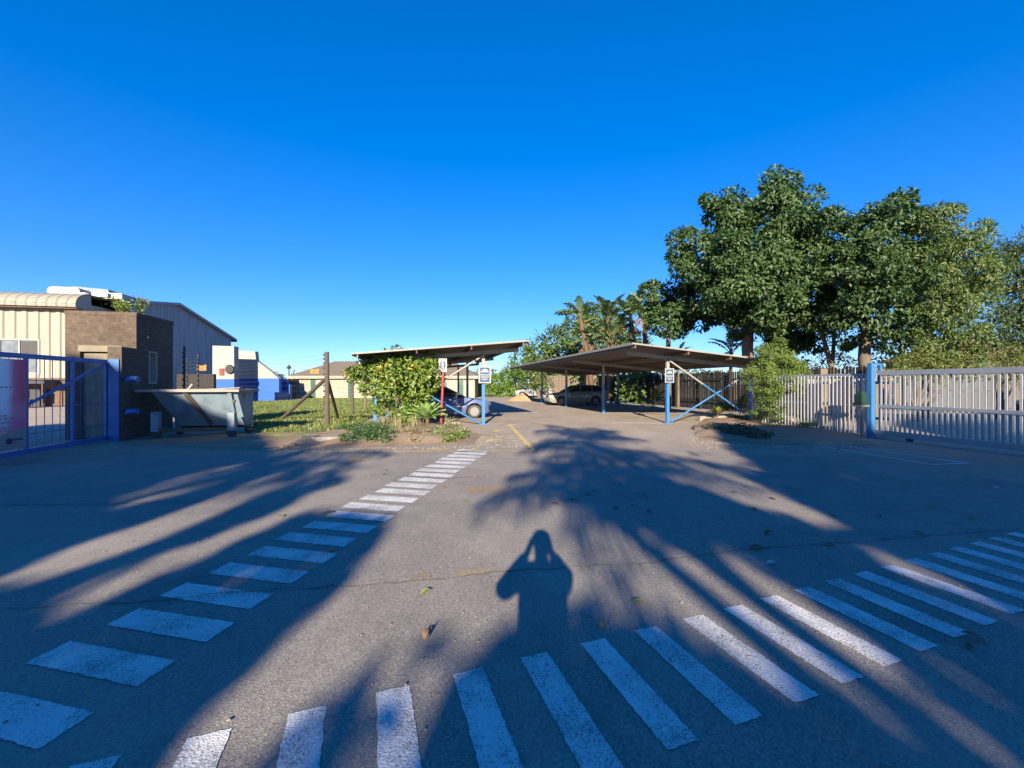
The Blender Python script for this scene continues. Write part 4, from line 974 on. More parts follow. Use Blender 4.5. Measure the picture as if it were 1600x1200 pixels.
    mb = MB(); mb.prism([(-L+.25, -.80), (-L+.05, -.70), (-L-.06, -.5), (-L-.06, .5), (-L+.05, .70), (-L+.25, .80)], 'z', .34, .52); mb.build('rear_bumper', plan.get('bumper', dark_trim), t)
    return t
blue_car = M('blue_grey_car_paint', (.09, .125, .26), (.08, .11, .23), 3, .32, .25, dirt=(.2, .2, .24), dirt_amt=.3)
silver_car = M('champagne_car_paint', (.26, .25, .215), (.24, .23, .20), 3, .3, .3)
white_car = M('white_car_paint', (.28, .285, .29), (.25, .255, .26), 3, .3)
pale_car = M('pale_blue_car_paint', (.18, .22, .27), (.16, .2, .25), 3, .3)
maroon_car = M('maroon_car_paint', (.12, .015, .02), (.10, .012, .02), 3, .3)
hatch = [(0, .66, .68, .60), (-.15, .74, .765, .66), (-1.02, .88, .90, .66), (-1.16, .90, .97, .64), (-1.95, .90, 1.37, .56), (-2.3, .90, 1.41, .56), (-3.1, .91, 1.40, .55), (-3.55, .92, 1.22, .56), (-3.85, .92, .97, .60), (-3.95, .80, .82, .62)]
estate = [(0, .66, .68, .60), (-.12, .74, .78, .66), (-1.05, .90, .92, .66), (-1.2, .91, .98, .64), (-1.9, .92, 1.38, .56), (-2.3, .92, 1.43, .56), (-3.5, .93, 1.42, .55), (-3.95, .94, 1.33, .54), (-4.22, .94, 1.0, .60), (-4.3, .80, .84, .62)]
hp = dict(glass=[(-1.22, -2.32, -1.83, -2.32), (-2.42, -3.5, -2.42, -3.2)], seams=[-1.05, -2.37], handles=[-2.22], mirror=-1.25, screen=(-1.10, -1.97), rear=(-3.85, -3.1), strip=M('chrome_strip', (.5, .5, .52), (.42, .42, .44), 5, .3, .6))
ep = dict(glass=[(-1.28, -2.2, -1.82, -2.2), (-2.28, -3.05, -2.28, -3.05), (-3.13, -4.0, -3.13, -3.85)], seams=[-1.1, -2.24, -3.09], handles=[-2.08, -2.95], mirror=-1.3, screen=(-1.14, -1.93), rear=(-4.2, -3.95), bumper=silver_car)
c = make_car('parked_car', 'blue-grey hatchback with bare steel wheels parked under the left carport', blue_car, 3.95, 2.38, .72, None, None, hatch, hp)
c['group'] = 'parked cars'
fx, fy = G(741, 653.2); d = Vector((math.cos(SR), math.sin(SR))); sd = Vector((-d.y, d.x)); o = Vector((fx, fy))+d*.72+sd*.70; c.location = (o.x, o.y, 0); c.rotation_euler.z = SR
e = make_car('parked_car', 'silver estate car parked under the right carport with its nose in the sun', silver_car, 4.3, 2.5, .82, None, None, estate, ep)
e['group'] = 'parked cars'
x, y = G(877, 633.8); d = Vector((-math.cos(SR), -math.sin(SR))); sd = Vector((-d.y, d.x)); o = Vector((x, y))+d*.82-sd*.70; e.location = (o.x, o.y, 0); e.rotation_euler.z = SR+math.pi
def recolour(c, mats, label, loc, rz):
    n = copy_tree(c); n['label'] = label; n.location = loc; n.rotation_euler.z = rz
    for k in n.children:
        if k.name.split('.')[0] in ('body', 'front_bumper', 'rear_bumper'):
            k.data = k.data.copy(); k.data.materials.clear(); k.data.materials.append(mats)
    return n
x, y = G(822, 620.5); recolour(e, white_car, 'white car far behind the sand heap beyond the right carport', (x-1.0, y, 0), R(160))
p = P(1392, 600, 30); recolour(c, pale_car, 'pale blue car behind the sliding gate, left of the corrugated wall', (p.x-1.4, 30, 0), R(150))
p = P(1572, 600, 20.5); recolour(c, maroon_car, 'maroon car behind the sliding gate at the right edge', (p.x, 19.6, 0), R(170))

# ------------------------------------------------------------------ sliding gate, palisade and board fences on the right
RG = (9.93, 11.75)
t = thing('sliding_gate', 'long grey sliding gate of upright steel bars at the right edge', 'gate', (*RG, 0), SR)
mb = MB(); yE = -7.0
mb.box((.08, yE, 1.74), (.14, .02, 1.86)); mb.box((.075, yE, .86), (.135, .02, .94)); mb.box((.05, yE, .10), (.15, .02, .24)); mb.build('frame', rail_grey, t)
mb = MB(); y = -.10
bars = []
while y > yE: bars.append(y); y -= .1165
for y in bars: mb.box((.09, y-.021, .24), (.128, y+.021, 1.74))
mb.build('bars', galv, t)
for y in (-.8, -3.1): mb = MB(); mb.lathe([(.07, -.025), (.09, -.015), (.09, .015), (.07, .025)], (.10, y, .09), 'x', 14); mb.build('wheel', dark_trim, t)
mb = MB(); mb.box((.06, -9, 0), (.14, .3, .025)); tag(mb.build('gate_track', rail_grey, None, (*RG, 0), SR), 'steel ground rail under the sliding gate', 'gate rail')
t = thing('gate_post', 'square light blue gate post with a roller bracket on top', 'gate post', (*RG, 0), SR); mb = MB(); mb.box((-.10, .0, 0), (.03, .12, 2.02)); mb.build('post', blue_paint, t)
mb = MB(); mb.box((.18, -.02, 1.55), (.24, .06, 2.02)); mb.box((-.10, -.0, 2.02), (.24, .12, 2.07)); mb.build('roller_bracket', blue_paint, t)
t = thing('gate_motor', 'green gate motor on a steel stand left of the light blue post', 'gate motor', (*RG, 0), SR)
mb = MB(); mb.box((-.46, -.03, .93), (-.20, .23, .98)); mb.box((-.43, 0, .98), (-.23, .20, 1.22)); mb.prism([(-.42, 1.22), (-.24, 1.22), (-.28, 1.30), (-.38, 1.30)], 'y', .02, .18); mb.build('housing', M('green_plastic', (.012, .042, .024), (.01, .034, .02), 4, .45), t)
mb = MB(); mb.box((-.46, -.02, .88), (-.18, .22, .93)); mb.box((-.42, .0, 0), (-.39, .03, .88)); mb.box((-.26, .16, 0), (-.23, .19, .88)); mb.build('stand', steel, t)
t = thing('palisade_fence', 'grey steel palisade fence running from the planted bed to the light blue post', 'fence', (*RG, 0), SR)
mb = MB(); y = .12; k = 0
while y < 4.6: mb.box((.02, y-.019, .05), (.05, y+.019, 1.74)); y += .125
mb.build('bars', galv, t); mb = MB(); mb.box((.055, .0, 1.70), (.11, 4.7, 1.80)); mb.box((.055, 0, .86), (.10, 4.7, .94)); mb.build('rails', rail_grey, t)
t = thing('palisade_fence', 'second steel palisade row just behind the first, left of the gate motor', 'fence', (*RG, 0), SR)
mb = MB(); y = -.2
while y < 2.4: mb.box((.30, y-.024, .05), (.33, y+.024, 1.66)); y += .15
mb.build('bars', galv, t); mb = MB(); mb.box((.335, -.2, 1.5), (.375, 2.4, 1.57)); mb.box((.335, -.2, .5), (.375, 2.4, .57)); mb.build('rails', rail_grey, t)
def board_fence(label, a, b, h, m, bw=.14, gap=.03, post=2.4, jag=.05, name='board_fence'):
    a, b = Vector(a), Vector(b); d = (b-a).normalized(); rz = math.atan2(d.y, d.x); L = (b-a).length
    t = thing(name, label, 'fence', (a.x, a.y, 0), rz); mb = MB(); x = 0
    while x < L:
        z = h+random.uniform(-jag, jag); w = bw*random.uniform(.85, 1.1); dy = random.uniform(-.008, .008)
        mb.prism([(x, .05), (x+w, .05), (x+w, z-.05), (x+w*.5, z), (x, z-.04)], 'y', dy, dy+.022); x += w+gap*random.uniform(.5, 1.6)
    mb.build('boards', m, t)
    mb = MB(); mb.box((0, .03, .4), (L, .08, .5)); mb.box((0, .03, h-.5), (L, .08, h-.4)); mb.build('rails', m, t)
    x = 0
    while x < L: mb = MB(); mb.box((x, .085, 0), (x+.12, .2, h-.05)); mb.build('post', m, t); x += post
    return t
board_fence('shade-darkened timber board fence behind the right carport and the palisade', (13.86, 16.5), (10.2, 31.0), 2.2, shaded_wood, .10, .035)
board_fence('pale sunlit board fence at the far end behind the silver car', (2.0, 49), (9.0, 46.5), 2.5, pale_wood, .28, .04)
board_fence('shade-darkened far board fence under the trees behind the right carport', (10.3, 31.2), (9.3, 46.0), 2.3, shaded_wood, .14, .02)
t = thing('corrugated_wall', 'pale corrugated sheet wall behind the sliding gate', 'wall', (0, 0, 0), 0)
a, b = P(1404, 600, 25.5), P(1572, 600, 22.3); mb = MB(); dd = (b-a).normalized(); nn = Vector((dd.y, -dd.x, 0))
sheet_m = M('pale_grey_sheet', (.165, .17, .175), (.135, .14, .145), 1.5, .5, .1, dirt=(.3, .29, .28), dirt_amt=.4, stretch=(2, 2, .4))
mb.corrugated((a.x, a.y, .1), (b.x, b.y, .1), (0, 0, 1.02), .42, .07, nn); mb.corrugated((a.x+.02, a.y+.04, 1.14), (b.x+.02, b.y+.04, 1.14), (0, 0, 1.02), .42, .07, nn); mb.build('sheets', sheet_m, t)
mb = MB(); mb.beam((a.x, a.y+.12, 2.1), (b.x, b.y+.12, 2.1), .06, .08); mb.beam((a.x, a.y+.12, 1.12), (b.x, b.y+.12, 1.12), .06, .06); mb.build('rails', rail_grey, t)
for k in range(4): mb = MB(); q = Vector((a.x, a.y+.2, 0)).lerp(Vector((b.x, b.y+.2, 0)), k/3); mb.box((q.x-.05, q.y, 0), (q.x+.05, q.y+.1, 2.15)); mb.build('post', rail_grey, t)
t = thing('bungalow', 'low building with an orange tiled roof behind the trees at the right edge', 'house', (0, 0, 0), 0)
orange_tile = M('orange_roof_tile', (.17, .09, .035), (.13, .07, .028), 3, .9, bmp=.5, bscale=10)
y = 40; x0, x1 = P(1505, 600, y).x, P(1780, 600, y).x; zt = P(0, 560, y).z
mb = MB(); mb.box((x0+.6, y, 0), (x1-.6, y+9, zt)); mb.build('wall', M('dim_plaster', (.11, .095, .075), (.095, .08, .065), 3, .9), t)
mb = MB(); q = [(x0, y-.6, zt), (x1, y-.6, zt), (x1, y+9.6, zt), (x0, y+9.6, zt), (x0+3, y+4.5, zt+2.2), (x1-3, y+4.5, zt+2.2)]; mb.add(q, [(0, 1, 5, 4), (1, 2, 5), (2, 3, 4, 5), (3, 0, 4), (0, 3, 2, 1)]); mb.build('roof', orange_tile, t)
for k in range(4): mb = MB(); xx = x0+2+k*3.2; mb.box((xx, y-.05, 1.0), (xx+1.6, y-.004, 2.4)); f = mb.build('window_frame', white_plaster, t); mb = MB(); mb.box((xx+.1, y-.07, 1.1), (xx+1.5, y-.055, 2.3)); mb.build('pane', win_glass, f)
mb = MB(); a, b = P(1366, 600, 27), P(1412, 600, 29); mb.beam((a.x, a.y, 1.25), (b.x, b.y, 1.25), .2, 2.5); tag(mb.build('boundary_wall', M('ochre_plaster', (.19, .135, .07), (.165, .115, .06), 3, .9)), 'ochre garden wall showing just above the light blue post', 'wall')
mb = MB(); a = P(1368.5, 600, 18); mb.box((a.x-.12, 18, 0), (a.x+.16, 18.2, P(0, 575.5, 18).z)); tag(mb.build('timber_post', pale_wood), 'pale timber post just right of the light blue gate post', 'post')
mb = MB(); a = P(1288, 600, 16.7); mb.box((a.x-.14, 16.7, 0), (a.x+.14, 16.9, 2.1)); tag(mb.build('timber_post', pale_wood), 'pale timber post in front of the shade-darkened board fence', 'post')

# ------------------------------------------------------------------ trees and plants
glossy = leaf_mat('glossy_tree_leaves', [(.022, .052, .014), (.040, .082, .022), (.074, .125, .036)], .16, .5, spec=.4)
lime = leaf_mat('lighter_tree_leaves', [(.048, .088, .02), (.078, .125, .03), (.125, .165, .048)], .25, .5, warm=((.22, .20, .06), (.27, .21, .08)), warm_amt=.08)
feath = leaf_mat('fine_tree_leaves', [(.03, .065, .022), (.055, .095, .034), (.09, .125, .046)], .25, .55, warm=((.2, .17, .07), (.25, .2, .09)), warm_amt=.1)
mid_leaf = leaf_mat('hedge_tree_leaves', [(.05, .095, .018), (.085, .14, .028), (.13, .175, .045)], .22, .5)
bright = leaf_mat('bright_bush_leaves', [(.07, .14, .02), (.11, .20, .03), (.16, .25, .05)], .28, .5)

A = px_blobs([(1215, 338, 52, -1), (1155, 352, 48, -.6), (1213, 290, 30), (1185, 318, 30, .2), (1100, 398, 44, .2), (1158, 415, 62, -2.0), (1240, 402, 52, -1.2), (1114, 312, 17), (1128, 335, 26), (1078, 415, 30), (1205, 465, 56, -2.2), (1132, 462, 46, -1.2), (1252, 470, 44, -1), (1180, 500, 36, -.6), (1076, 378, 22), (1245, 330, 34), (1262, 360, 34, .4), (1150, 440, 70, 1.6), (1220, 400, 72, 1.8), (1220, 510, 34, .2), (1150, 505, 24, 1), (1255, 515, 34, .5), (1062, 402, 16), (1205, 535, 30, .6), (1240, 545, 30, .6), (1262, 532, 28, 1), (1225, 565, 24, 1)], 22.5, 9)
tree('tree', 'tallest dark green tree with dense glossy leaves behind the right carport', 'tree', (*P(1168, 600, 23.5).xy, 0), A, glossy, bark, .30, P(1170, 500, 23.2), 9, 'trees on the right', dens=1.0, k=165, clump_r=.62, L=.23, W=.125, droop=.45, shell=(.55, 1.16), inner=.3, dome=True)
Et = px_blobs([(1052, 478, 40), (1086, 470, 36, .3), (1028, 466, 26), (1078, 503, 25), (1040, 502, 32, -.4), (1020, 490, 20), (1060, 450, 22)], 25, 8)
tree('tree', 'smaller round dark green tree between the banana palms and the tallest tree', 'tree', (*P(1043, 600, 25.5).xy, 0), Et, glossy, bark, .15, P(1045, 515, 25.2), 6, 'trees on the right', dens=1.2, k=130, clump_r=.6, L=.25, W=.135, droop=.4, shell=(.55, 1.14), inner=.3, dome=True)
B = px_blobs([(1372, 355, 46, -.8), (1332, 372, 40, -.3), (1402, 332, 27), (1345, 338, 28), (1400, 318, 13), (1312, 422, 40, -.5), (1372, 425, 56, -1.8), (1425, 400, 42, -.6), (1340, 480, 42, -1), (1392, 484, 42, -1.2), (1308, 478, 34), (1292, 392, 26), (1300, 345, 20), (1360, 420, 66, 1.5), (1320, 520, 30, .3), (1285, 440, 30, .5), (1430, 360, 30), (1425, 450, 36, -.4), (1275, 490, 26, .6), (1400, 525, 24)], 19.5, 9)
tree('tree', 'dark green tree with forked pale trunk in the middle of the right-hand row', 'tree', (*P(1352, 600, 19.8).xy, 0), B, glossy, pale_bark, .25, P(1352, 520, 19.6), 8, 'trees on the right', dens=1.3, k=160, clump_r=.54, L=.2, W=.108, droop=.45, shell=(.55, 1.16), inner=.3, dome=True)
Cb = px_blobs([(1492, 370, 40, -.4), (1450, 352, 32), (1512, 420, 40, -.4), (1462, 425, 46, -1), (1515, 362, 24), (1485, 490, 42, -.4), (1445, 500, 36), (1505, 530, 26), (1455, 540, 30), (1535, 395, 20), (1490, 450, 56, 1), (1475, 335, 18), (1530, 455, 24), (1530, 500, 20), (1490, 556, 26), (1522, 558, 22), (1462, 562, 22)], 18.2, 6)
tree('tree', 'lighter yellowish green tree at the right end of the dense row', 'tree', (*P(1440, 600, 19).xy, 0), Cb, lime, pale_bark, .2, P(1450, 520, 18.8), 8, 'trees on the right', dens=2.3, k=120, clump_r=.47, L=.15, W=.065, droop=.45, shell=(.55, 1.16), inner=.3, dome=True)
Db = px_blobs([(1592, 420, 36), (1618, 395, 36), (1568, 398, 18), (1603, 470, 32), (1575, 505, 26), (1615, 525, 34), (1650, 440, 45), (1585, 545, 22), (1560, 440, 12), (1640, 500, 40), (1555, 535, 16)], 24)
tree('tree', 'sparse feathery grey-green tree cut by the right edge', 'tree', (*P(1625, 600, 24.5).xy, 0), Db, feath, bark, .2, P(1618, 520, 24.2), 8, 'trees on the right', dens=7, k=18, clump_r=.5, L=.2, W=.075, droop=.5)
# slender trunks between the big trees
t = thing('tree', 'thin leaning pale trunk with few leaves between the two dark trees', 'tree', (*P(1302, 600, 21).xy, 0), 0, 'trees on the right'); b = Vector(t.location); mb = MB()
mb.tube([b, P(1300, 575, 21), P(1290, 540, 21), P(1280, 505, 20.5)], [.13, .12, .10, .07], 8); mb.tube([P(1300, 578, 21), P(1303, 530, 21), P(1305, 490, 21)], [.09, .08, .06], 8); mb.build('trunk', pale_bark, t, off=b)
crown('crown', px_blobs([(1290, 560, 14), (1275, 545, 12), (1318, 556, 12)], 21.5), feath, t, b, dens=4, k=7, clump_r=.4, L=.22, W=.08)
# low far greenery seen under the crowns
for lab, lst, y, m_ in (('loose grey-green bush in the distance left of the forked trunk', [(1318, 568, 16), (1290, 574, 12), (1265, 570, 12)], 34, feath), ('dark bush behind the fence right of the forked trunk', [(1385, 558, 20), (1410, 540, 22), (1420, 565, 18), (1395, 575, 16)], 24, mid_leaf)):
    bl = px_blobs(lst, y); b = Vector((bl[0][0][0], y, 0)); t = thing('bush', lab, 'bush', b, 0, 'bushes beyond the right fence'); crown('foliage', bl, m_, t, b, dens=5, k=7, clump_r=.4, L=.24, W=.1)
    mb = MB(); [limb(mb, b, c, .06, .02) for c, r in bl]; mb.build('stem', bark, t, off=b)
for i, (lab, lst) in enumerate((('yellowish spreading conifer hedge just above the sliding gate', [(1432, 572, 17), (1462, 565, 19), (1492, 572, 16), (1450, 580, 14), (1478, 582, 14), (1515, 578, 14), (1412, 578, 11)]), ('yellowish conifer branches at the right edge above the sliding gate', [(1558, 574, 15), (1582, 566, 18), (1608, 572, 20), (1570, 582, 12), (1600, 585, 14)]))):
    bl = px_blobs(lst, 17.5+i); b = Vector((bl[0][0][0], 17.5+i, 0)); t = thing('conifer_shrub', lab, 'shrub', b, 0, 'conifer shrubs behind the sliding gate')
    crown('foliage', bl, M and leaf_mat('conifer_sprays', [(.09, .12, .025), (.14, .165, .035), (.20, .21, .06)], .2, .6), t, b, dens=16, k=9, clump_r=.3, L=.17, W=.045, outb=.9, droop=.15)
    mb = MB(); [limb(mb, b, c, .06, .02) for c, r in bl]; mb.build('stem', bark, t, off=b)
# trees and bushes at the end of the drive
Hb = px_blobs([(870, 540, 26), (845, 552, 24), (900, 525, 28), (925, 535, 30), (820, 568, 18), (880, 560, 26), (850, 575, 20), (950, 545, 30), (985, 545, 26), (905, 500, 20), (930, 505, 22), (960, 515, 24)], 52)
tree('tree', 'broad rounded light green tree beyond the far end of the right carport', 'tree', (*P(880, 600, 53).xy, 0), Hb, mid_leaf, bark, .4, P(880, 575, 53), 8, 'trees beyond the carports', dens=1.9, k=10, clump_r=.8, L=.5, W=.26, droop=.2)
Ib = px_blobs([(778, 598, 14), (795, 592, 16), (808, 603, 12), (788, 610, 12), (772, 612, 10), (812, 585, 10), (800, 575, 9)], 50)
tree('tree', 'bright green bushy tree at the end of the drive between the two carports', 'tree', (*P(790, 600, 50.5).xy, 0), Ib, bright, bark, .2, P(790, 612, 50.5), 6, 'trees beyond the carports', dens=4, k=9, clump_r=.5, L=.32, W=.16)
Jb = px_blobs([(755, 603, 12), (742, 600, 11), (764, 590, 9), (750, 588, 10)], 51)
tree('tree', 'bright green bush seen past the front post of the left carport', 'tree', (*P(752, 600, 51.5).xy, 0), Jb, bright, bark, .2, P(752, 612, 51.5), 4, 'trees beyond the carports', dens=4, k=9, clump_r=.5, L=.32, W=.16)
Kb = px_blobs([(832, 575, 16), (815, 578, 14), (842, 590, 12), (852, 598, 9), (830, 592, 10)], 46)
tree('tree', 'tree with slender leaning trunks standing behind the sand heap', 'tree', (*P(842, 600, 46.5).xy, 0), Kb, mid_leaf, bark, .16, P(840, 603, 46.5), 5, 'trees beyond the carports', dens=3, k=9, clump_r=.5, L=.34, W=.15)
t = thing('hedge', 'dark leafy undergrowth behind the fence beside the right carport', 'undergrowth', (*P(930, 600, 48).xy, 0)); b = Vector(t.location)
crown('foliage', px_blobs([(895, 590, 14), (925, 585, 20), (960, 590, 22), (990, 588, 22), (945, 605, 16)], 47.5)+px_blobs([(1000, 600, 22), (1030, 600, 24), (1020, 620, 18), (985, 615, 16)], 33), mid_leaf, t, b, dens=2, k=9, clump_r=.7, L=.45, W=.24)

# banana palms behind the right carport
paddle = leaf_mat('palm_blades', [(.06, .105, .04), (.10, .155, .065), (.155, .205, .10)], .2, .45)
dead = M('dead_palm_blade', (.20, .105, .045), (.14, .075, .032), 5, .9)
def banana(label, u, v_top, y, v_base=610, leaves=11, L=2.6, lean=0, dead_n=3, W=.62):
    top = P(u, v_top, y); b = Vector((top.x+lean, y, 0)); t = thing('banana_palm', label, 'palm', b, 0, 'banana palms behind the right carport'); mb = MB()
    ks = min(1, L/2.6)**1.6; mb.tube([(0, 0, 0), Vector((-lean*.4, 0, (top.z)*.5)), top-b], [.28*ks, .23*ks, .19*ks], 9)
    for k in range(10):    # old leaf bases
        a = random.uniform(0, 6.28); z = top.z*random.uniform(.45, .97); f = z/top.z; mb.beam((-lean*f+.15*ks*math.cos(a), .15*ks*math.sin(a), z-.35*ks), (-lean*f+.30*ks*math.cos(a), .30*ks*math.sin(a), z+.15*ks), .16*ks, .05*ks)
    mb.build('stem', palm_bark if L > 2 else bark, t)
    for i in range(leaves):
        az = i*2.4+random.uniform(-.4, .4); el = R(random.uniform(32, 86)); mb = MB()
        frond(mb, top-b-Vector((0, 0, random.uniform(0, .5))), az, el, L*random.uniform(.8, 1.15), .30, W, random.uniform(.7, 1.7), 10, .06, .4, 0, 1, .45, .03); o = mb.build('leaf', [lime if False else bright_rib, paddle], t)
        a = o.data.attributes.new('rnd', 'FLOAT', 'FACE'); r0 = random.random()*.7; a.data.foreach_set('value', np.clip(r0+rng.random(len(o.data.polygons))*.3, 0, 1).astype('f'))
    for i in range(dead_n):
        mb = MB(); frond(mb, top-b-Vector((0, 0, .4)), random.uniform(0, 6.28), R(random.uniform(-30, 20)), L*.6, .3, W*.55, 1.4, 6, .3, .5, 0, 0, .9, .03); mb.build('dead_leaf', dead, t)
bright_rib = M('pale_leaf_stalk', (.15, .145, .05), (.115, .115, .04), 4, .6)
for a in (('tall banana palm at the left end of the row with a bare orange-brown stem', 906, 494, 41, 610, 13, 2.5, 1.3, 3), ('banana palm second from the left, its leaves fanned upright', 950, 500, 40, 610, 17, 3.0, .2, 3), ('banana palm in the middle of the row with pale fanned stalks', 958, 535, 39.2, 610, 17, 3.3, -.3, 3), ('banana palm with dry brown skirt near the small round tree', 986, 500, 38.2, 610, 17, 2.9, .4, 5), ('rightmost banana palm with orange dead leaves against the round tree', 1008, 488, 34, 610, 15, 2.4, 0, 8), ('shorter banana palm beside the leaning bare stem', 925, 535, 41.5, 610, 15, 2.8, -.6, 4)):
    banana(*a)
banana('dark banana palm in the gap left of the tallest tree trunk', 1142, 545, 24.5, 640, 9, 1.6, .0, 0, .3)
banana('small dark palm behind the roof edge below the round tree', 1060, 556, 27, 640, 7, 1.2, .0, 0, .2)
# large-leaved plants in the shade behind the carport brace
def paddle_plant(label, u, v, y, n, L, W, mat, group='broad-leaved plants by the fence'):
    b = Vector((*P(u, 600, y).xy, .02)); t = thing('broadleaf_plant', label, 'plant', b, 0, group)
    for i in range(n):
        mb = MB(); frond(mb, (random.uniform(-.12, .12), random.uniform(-.12, .12), 0), i*2.4+random.random(), R(random.uniform(40, 85)), L*random.uniform(.6, 1.1), .45, W, random.uniform(.6, 1.5), 7, .02, .08, 0, 1, .25, .014)
        o = mb.build('leaf', [bright_rib, mat], t); a = o.data.attributes.new('rnd', 'FLOAT', 'FACE'); a.data.foreach_set('value', rng.random(len(o.data.polygons)).astype('f'))
dk = leaf_mat('dark_broad_leaves', [(.03, .07, .02), (.05, .10, .03), (.08, .14, .045)], .15, .35)
paddle_plant('broad-leaved plant with a pale drooping leaf behind the crossed braces', 1150, 650, 18.6, 9, 1.6, .3, dk)
paddle_plant('dark broad-leaved plant in the shade under the right carport', 1018, 640, 24, 8, 1.5, .25, dk)
paddle_plant('leafy plant at the left foot of the tall conifer shrub', 1186, 650, 15.6, 9, 1.0, .26, dk)
paddle_plant('leafy plant between the conifer shrub and the palisade fence', 1252, 650, 14.7, 9, 1.05, .24, bright)
paddle_plant('low leafy plant at the foot of the palisade fence', 1262, 660, 13.8, 10, .42, .16, bright)

# conifer shrub by the right carport
con = leaf_mat('yellow_green_sprays', [(.075, .13, .02), (.12, .18, .03), (.18, .235, .05)], .25, .55)
bl = px_blobs([(1212, 558, 27), (1216, 592, 36, -.2), (1192, 580, 22), (1236, 580, 22), (1206, 622, 24), (1226, 615, 22), (1200, 548, 14), (1222, 545, 14), (1240, 600, 18), (1168, 580, 11), (1178, 590, 12), (1215, 638, 16)], 15.4, 4)
b = Vector((*P(1215, 600, 15.5).xy, 0)); t = thing('conifer_shrub', 'tall yellow-green conifer shrub beside the right carport', 'shrub', b, 0)
crown('foliage', bl, con, t, b, dens=13, k=110, clump_r=.2, L=.07, W=.032, droop=-.1, shell=(.66, 1.06), inner=.35, dome=True)
mb = MB(); [limb(mb, b+Vector((random.uniform(-.1, .1), 0, 0)), c, .05, .012) for c, r in bl]; mb.build('stem', bark, t, off=b)
bl = px_blobs([(1214, 645, 9), (1212, 658, 8), (1216, 634, 7)], 14.2); b = Vector((*P(1214, 600, 14.2).xy, 0)); t = thing('small_shrub', 'small dark clipped shrub in front of the tall conifer shrub', 'shrub', b); crown('foliage', bl, mid_leaf, t, b, dens=60, k=8, clump_r=.1, L=.08, W=.035)

# frangipani-like bush at the left carport
bushm = leaf_mat('bush_leaves', [(.065, .13, .02), (.11, .18, .03), (.19, .24, .045)], .25, .4, warm=((.42, .34, .05), (.55, .25, .05)), warm_amt=.10)
bl = px_blobs([(622, 585, 34, -.3), (590, 585, 26), (660, 583, 28), (606, 566, 19), (643, 567, 20), (664, 565, 16), (566, 578, 16), (555, 586, 11), (610, 612, 25), (648, 612, 25, -.2), (636, 632, 18), (672, 602, 15), (580, 606, 18), (625, 595, 40, .6), (622, 556, 9), (582, 566, 12), (675, 580, 13), (598, 630, 16), (655, 632, 18), (618, 648, 14), (640, 650, 13)], 15.2, 7)
b = Vector((*P(628, 600, 15.3).xy, .08)); t = thing('bush', 'large yellow-green bush with broad leaves in front of the left carport', 'bush', b)
crown('foliage', bl, bushm, t, b, dens=6.5, k=42, clump_r=.27, L=.165, W=.095, droop=.15, inner=.3, shell=(.55, 1.12), dome=True)
mb = MB()
for c, r in bl: limb(mb, b+Vector((random.uniform(-.35, .35), random.uniform(-.15, .15), 0)), Vector(b).lerp(Vector(c), .92), .045, .014, .1)
mb.build('stem', bark, t, off=b)
# agave rosette
b = Vector((*G(668, 667), .10)); t = thing('agave', 'pale green agave rosette at the foot of the red pole', 'agave', b); ag = M('agave_leaf', (.22, .34, .11), (.17, .28, .085), 4, .5); mb = MB()
for i in range(34):
    az = i*2.39996; k = i/34; el = R(80-68*k); L = .50+.22*k; d = Vector((math.cos(az), math.sin(az), 0)); s = Vector((-math.sin(az), math.cos(az), 0)); prev = None
    for j in range(6):
        f = j/5; w = .2*math.sin(math.pi*min(1, .22+.78*f))**.8*(1 if f < .99 else 0); e = el-.5*f*f*(.4+k); p = d*(.06+L*f*math.cos(el-.25*f))+Vector((0, 0, .34-.16*k+L*f*math.sin(el-.25*f)))
        row = (p+s*w/2+Vector((0, 0, .03)), p-Vector((0, 0, .02)), p-s*w/2+Vector((0, 0, .03)))
        if prev: mb.face([prev[0], prev[1], row[1], row[0]], 0, True); mb.face([prev[1], prev[2], row[2], row[1]], 0, True)
        prev = row
mb.build('rosette', ag, t); mb = MB(); mb.tube([(0, 0, -.1), (0, 0, .42)], [.07, .06], 8); mb.build('stem', palm_bark, t)
b = Vector((*G(1121, 659), .1)); t = thing('young_agave', 'small bright yellow-green rosette plant by the garden kerb', 'agave', b); mb = MB(); yg = M('yellow_rosette_leaf', (.19, .21, .035), (.15, .18, .03), 4, .5)
for i in range(26):
    az = i*2.4; k = i/26; el = R(78-60*k); d = Vector((math.cos(az), math.sin(az), 0)); s = Vector((-math.sin(az), math.cos(az), 0)); p0 = Vector((0, 0, .22)); p1 = p0+d*(.2*math.cos(el))+Vector((0, 0, .2*math.sin(el))); p2 = p0+d*(.36*math.cos(el-.2))+Vector((0, 0, .34*math.sin(el-.2)))
    mb.face([p0, p1+s*.045, p2, p1-s*.045], 0, True)
mb.build('rosette', yg, t); mb = MB(); mb.tube([(0, 0, -.1), (0, 0, .25)], .025, 6); mb.build('stem', palm_bark, t)
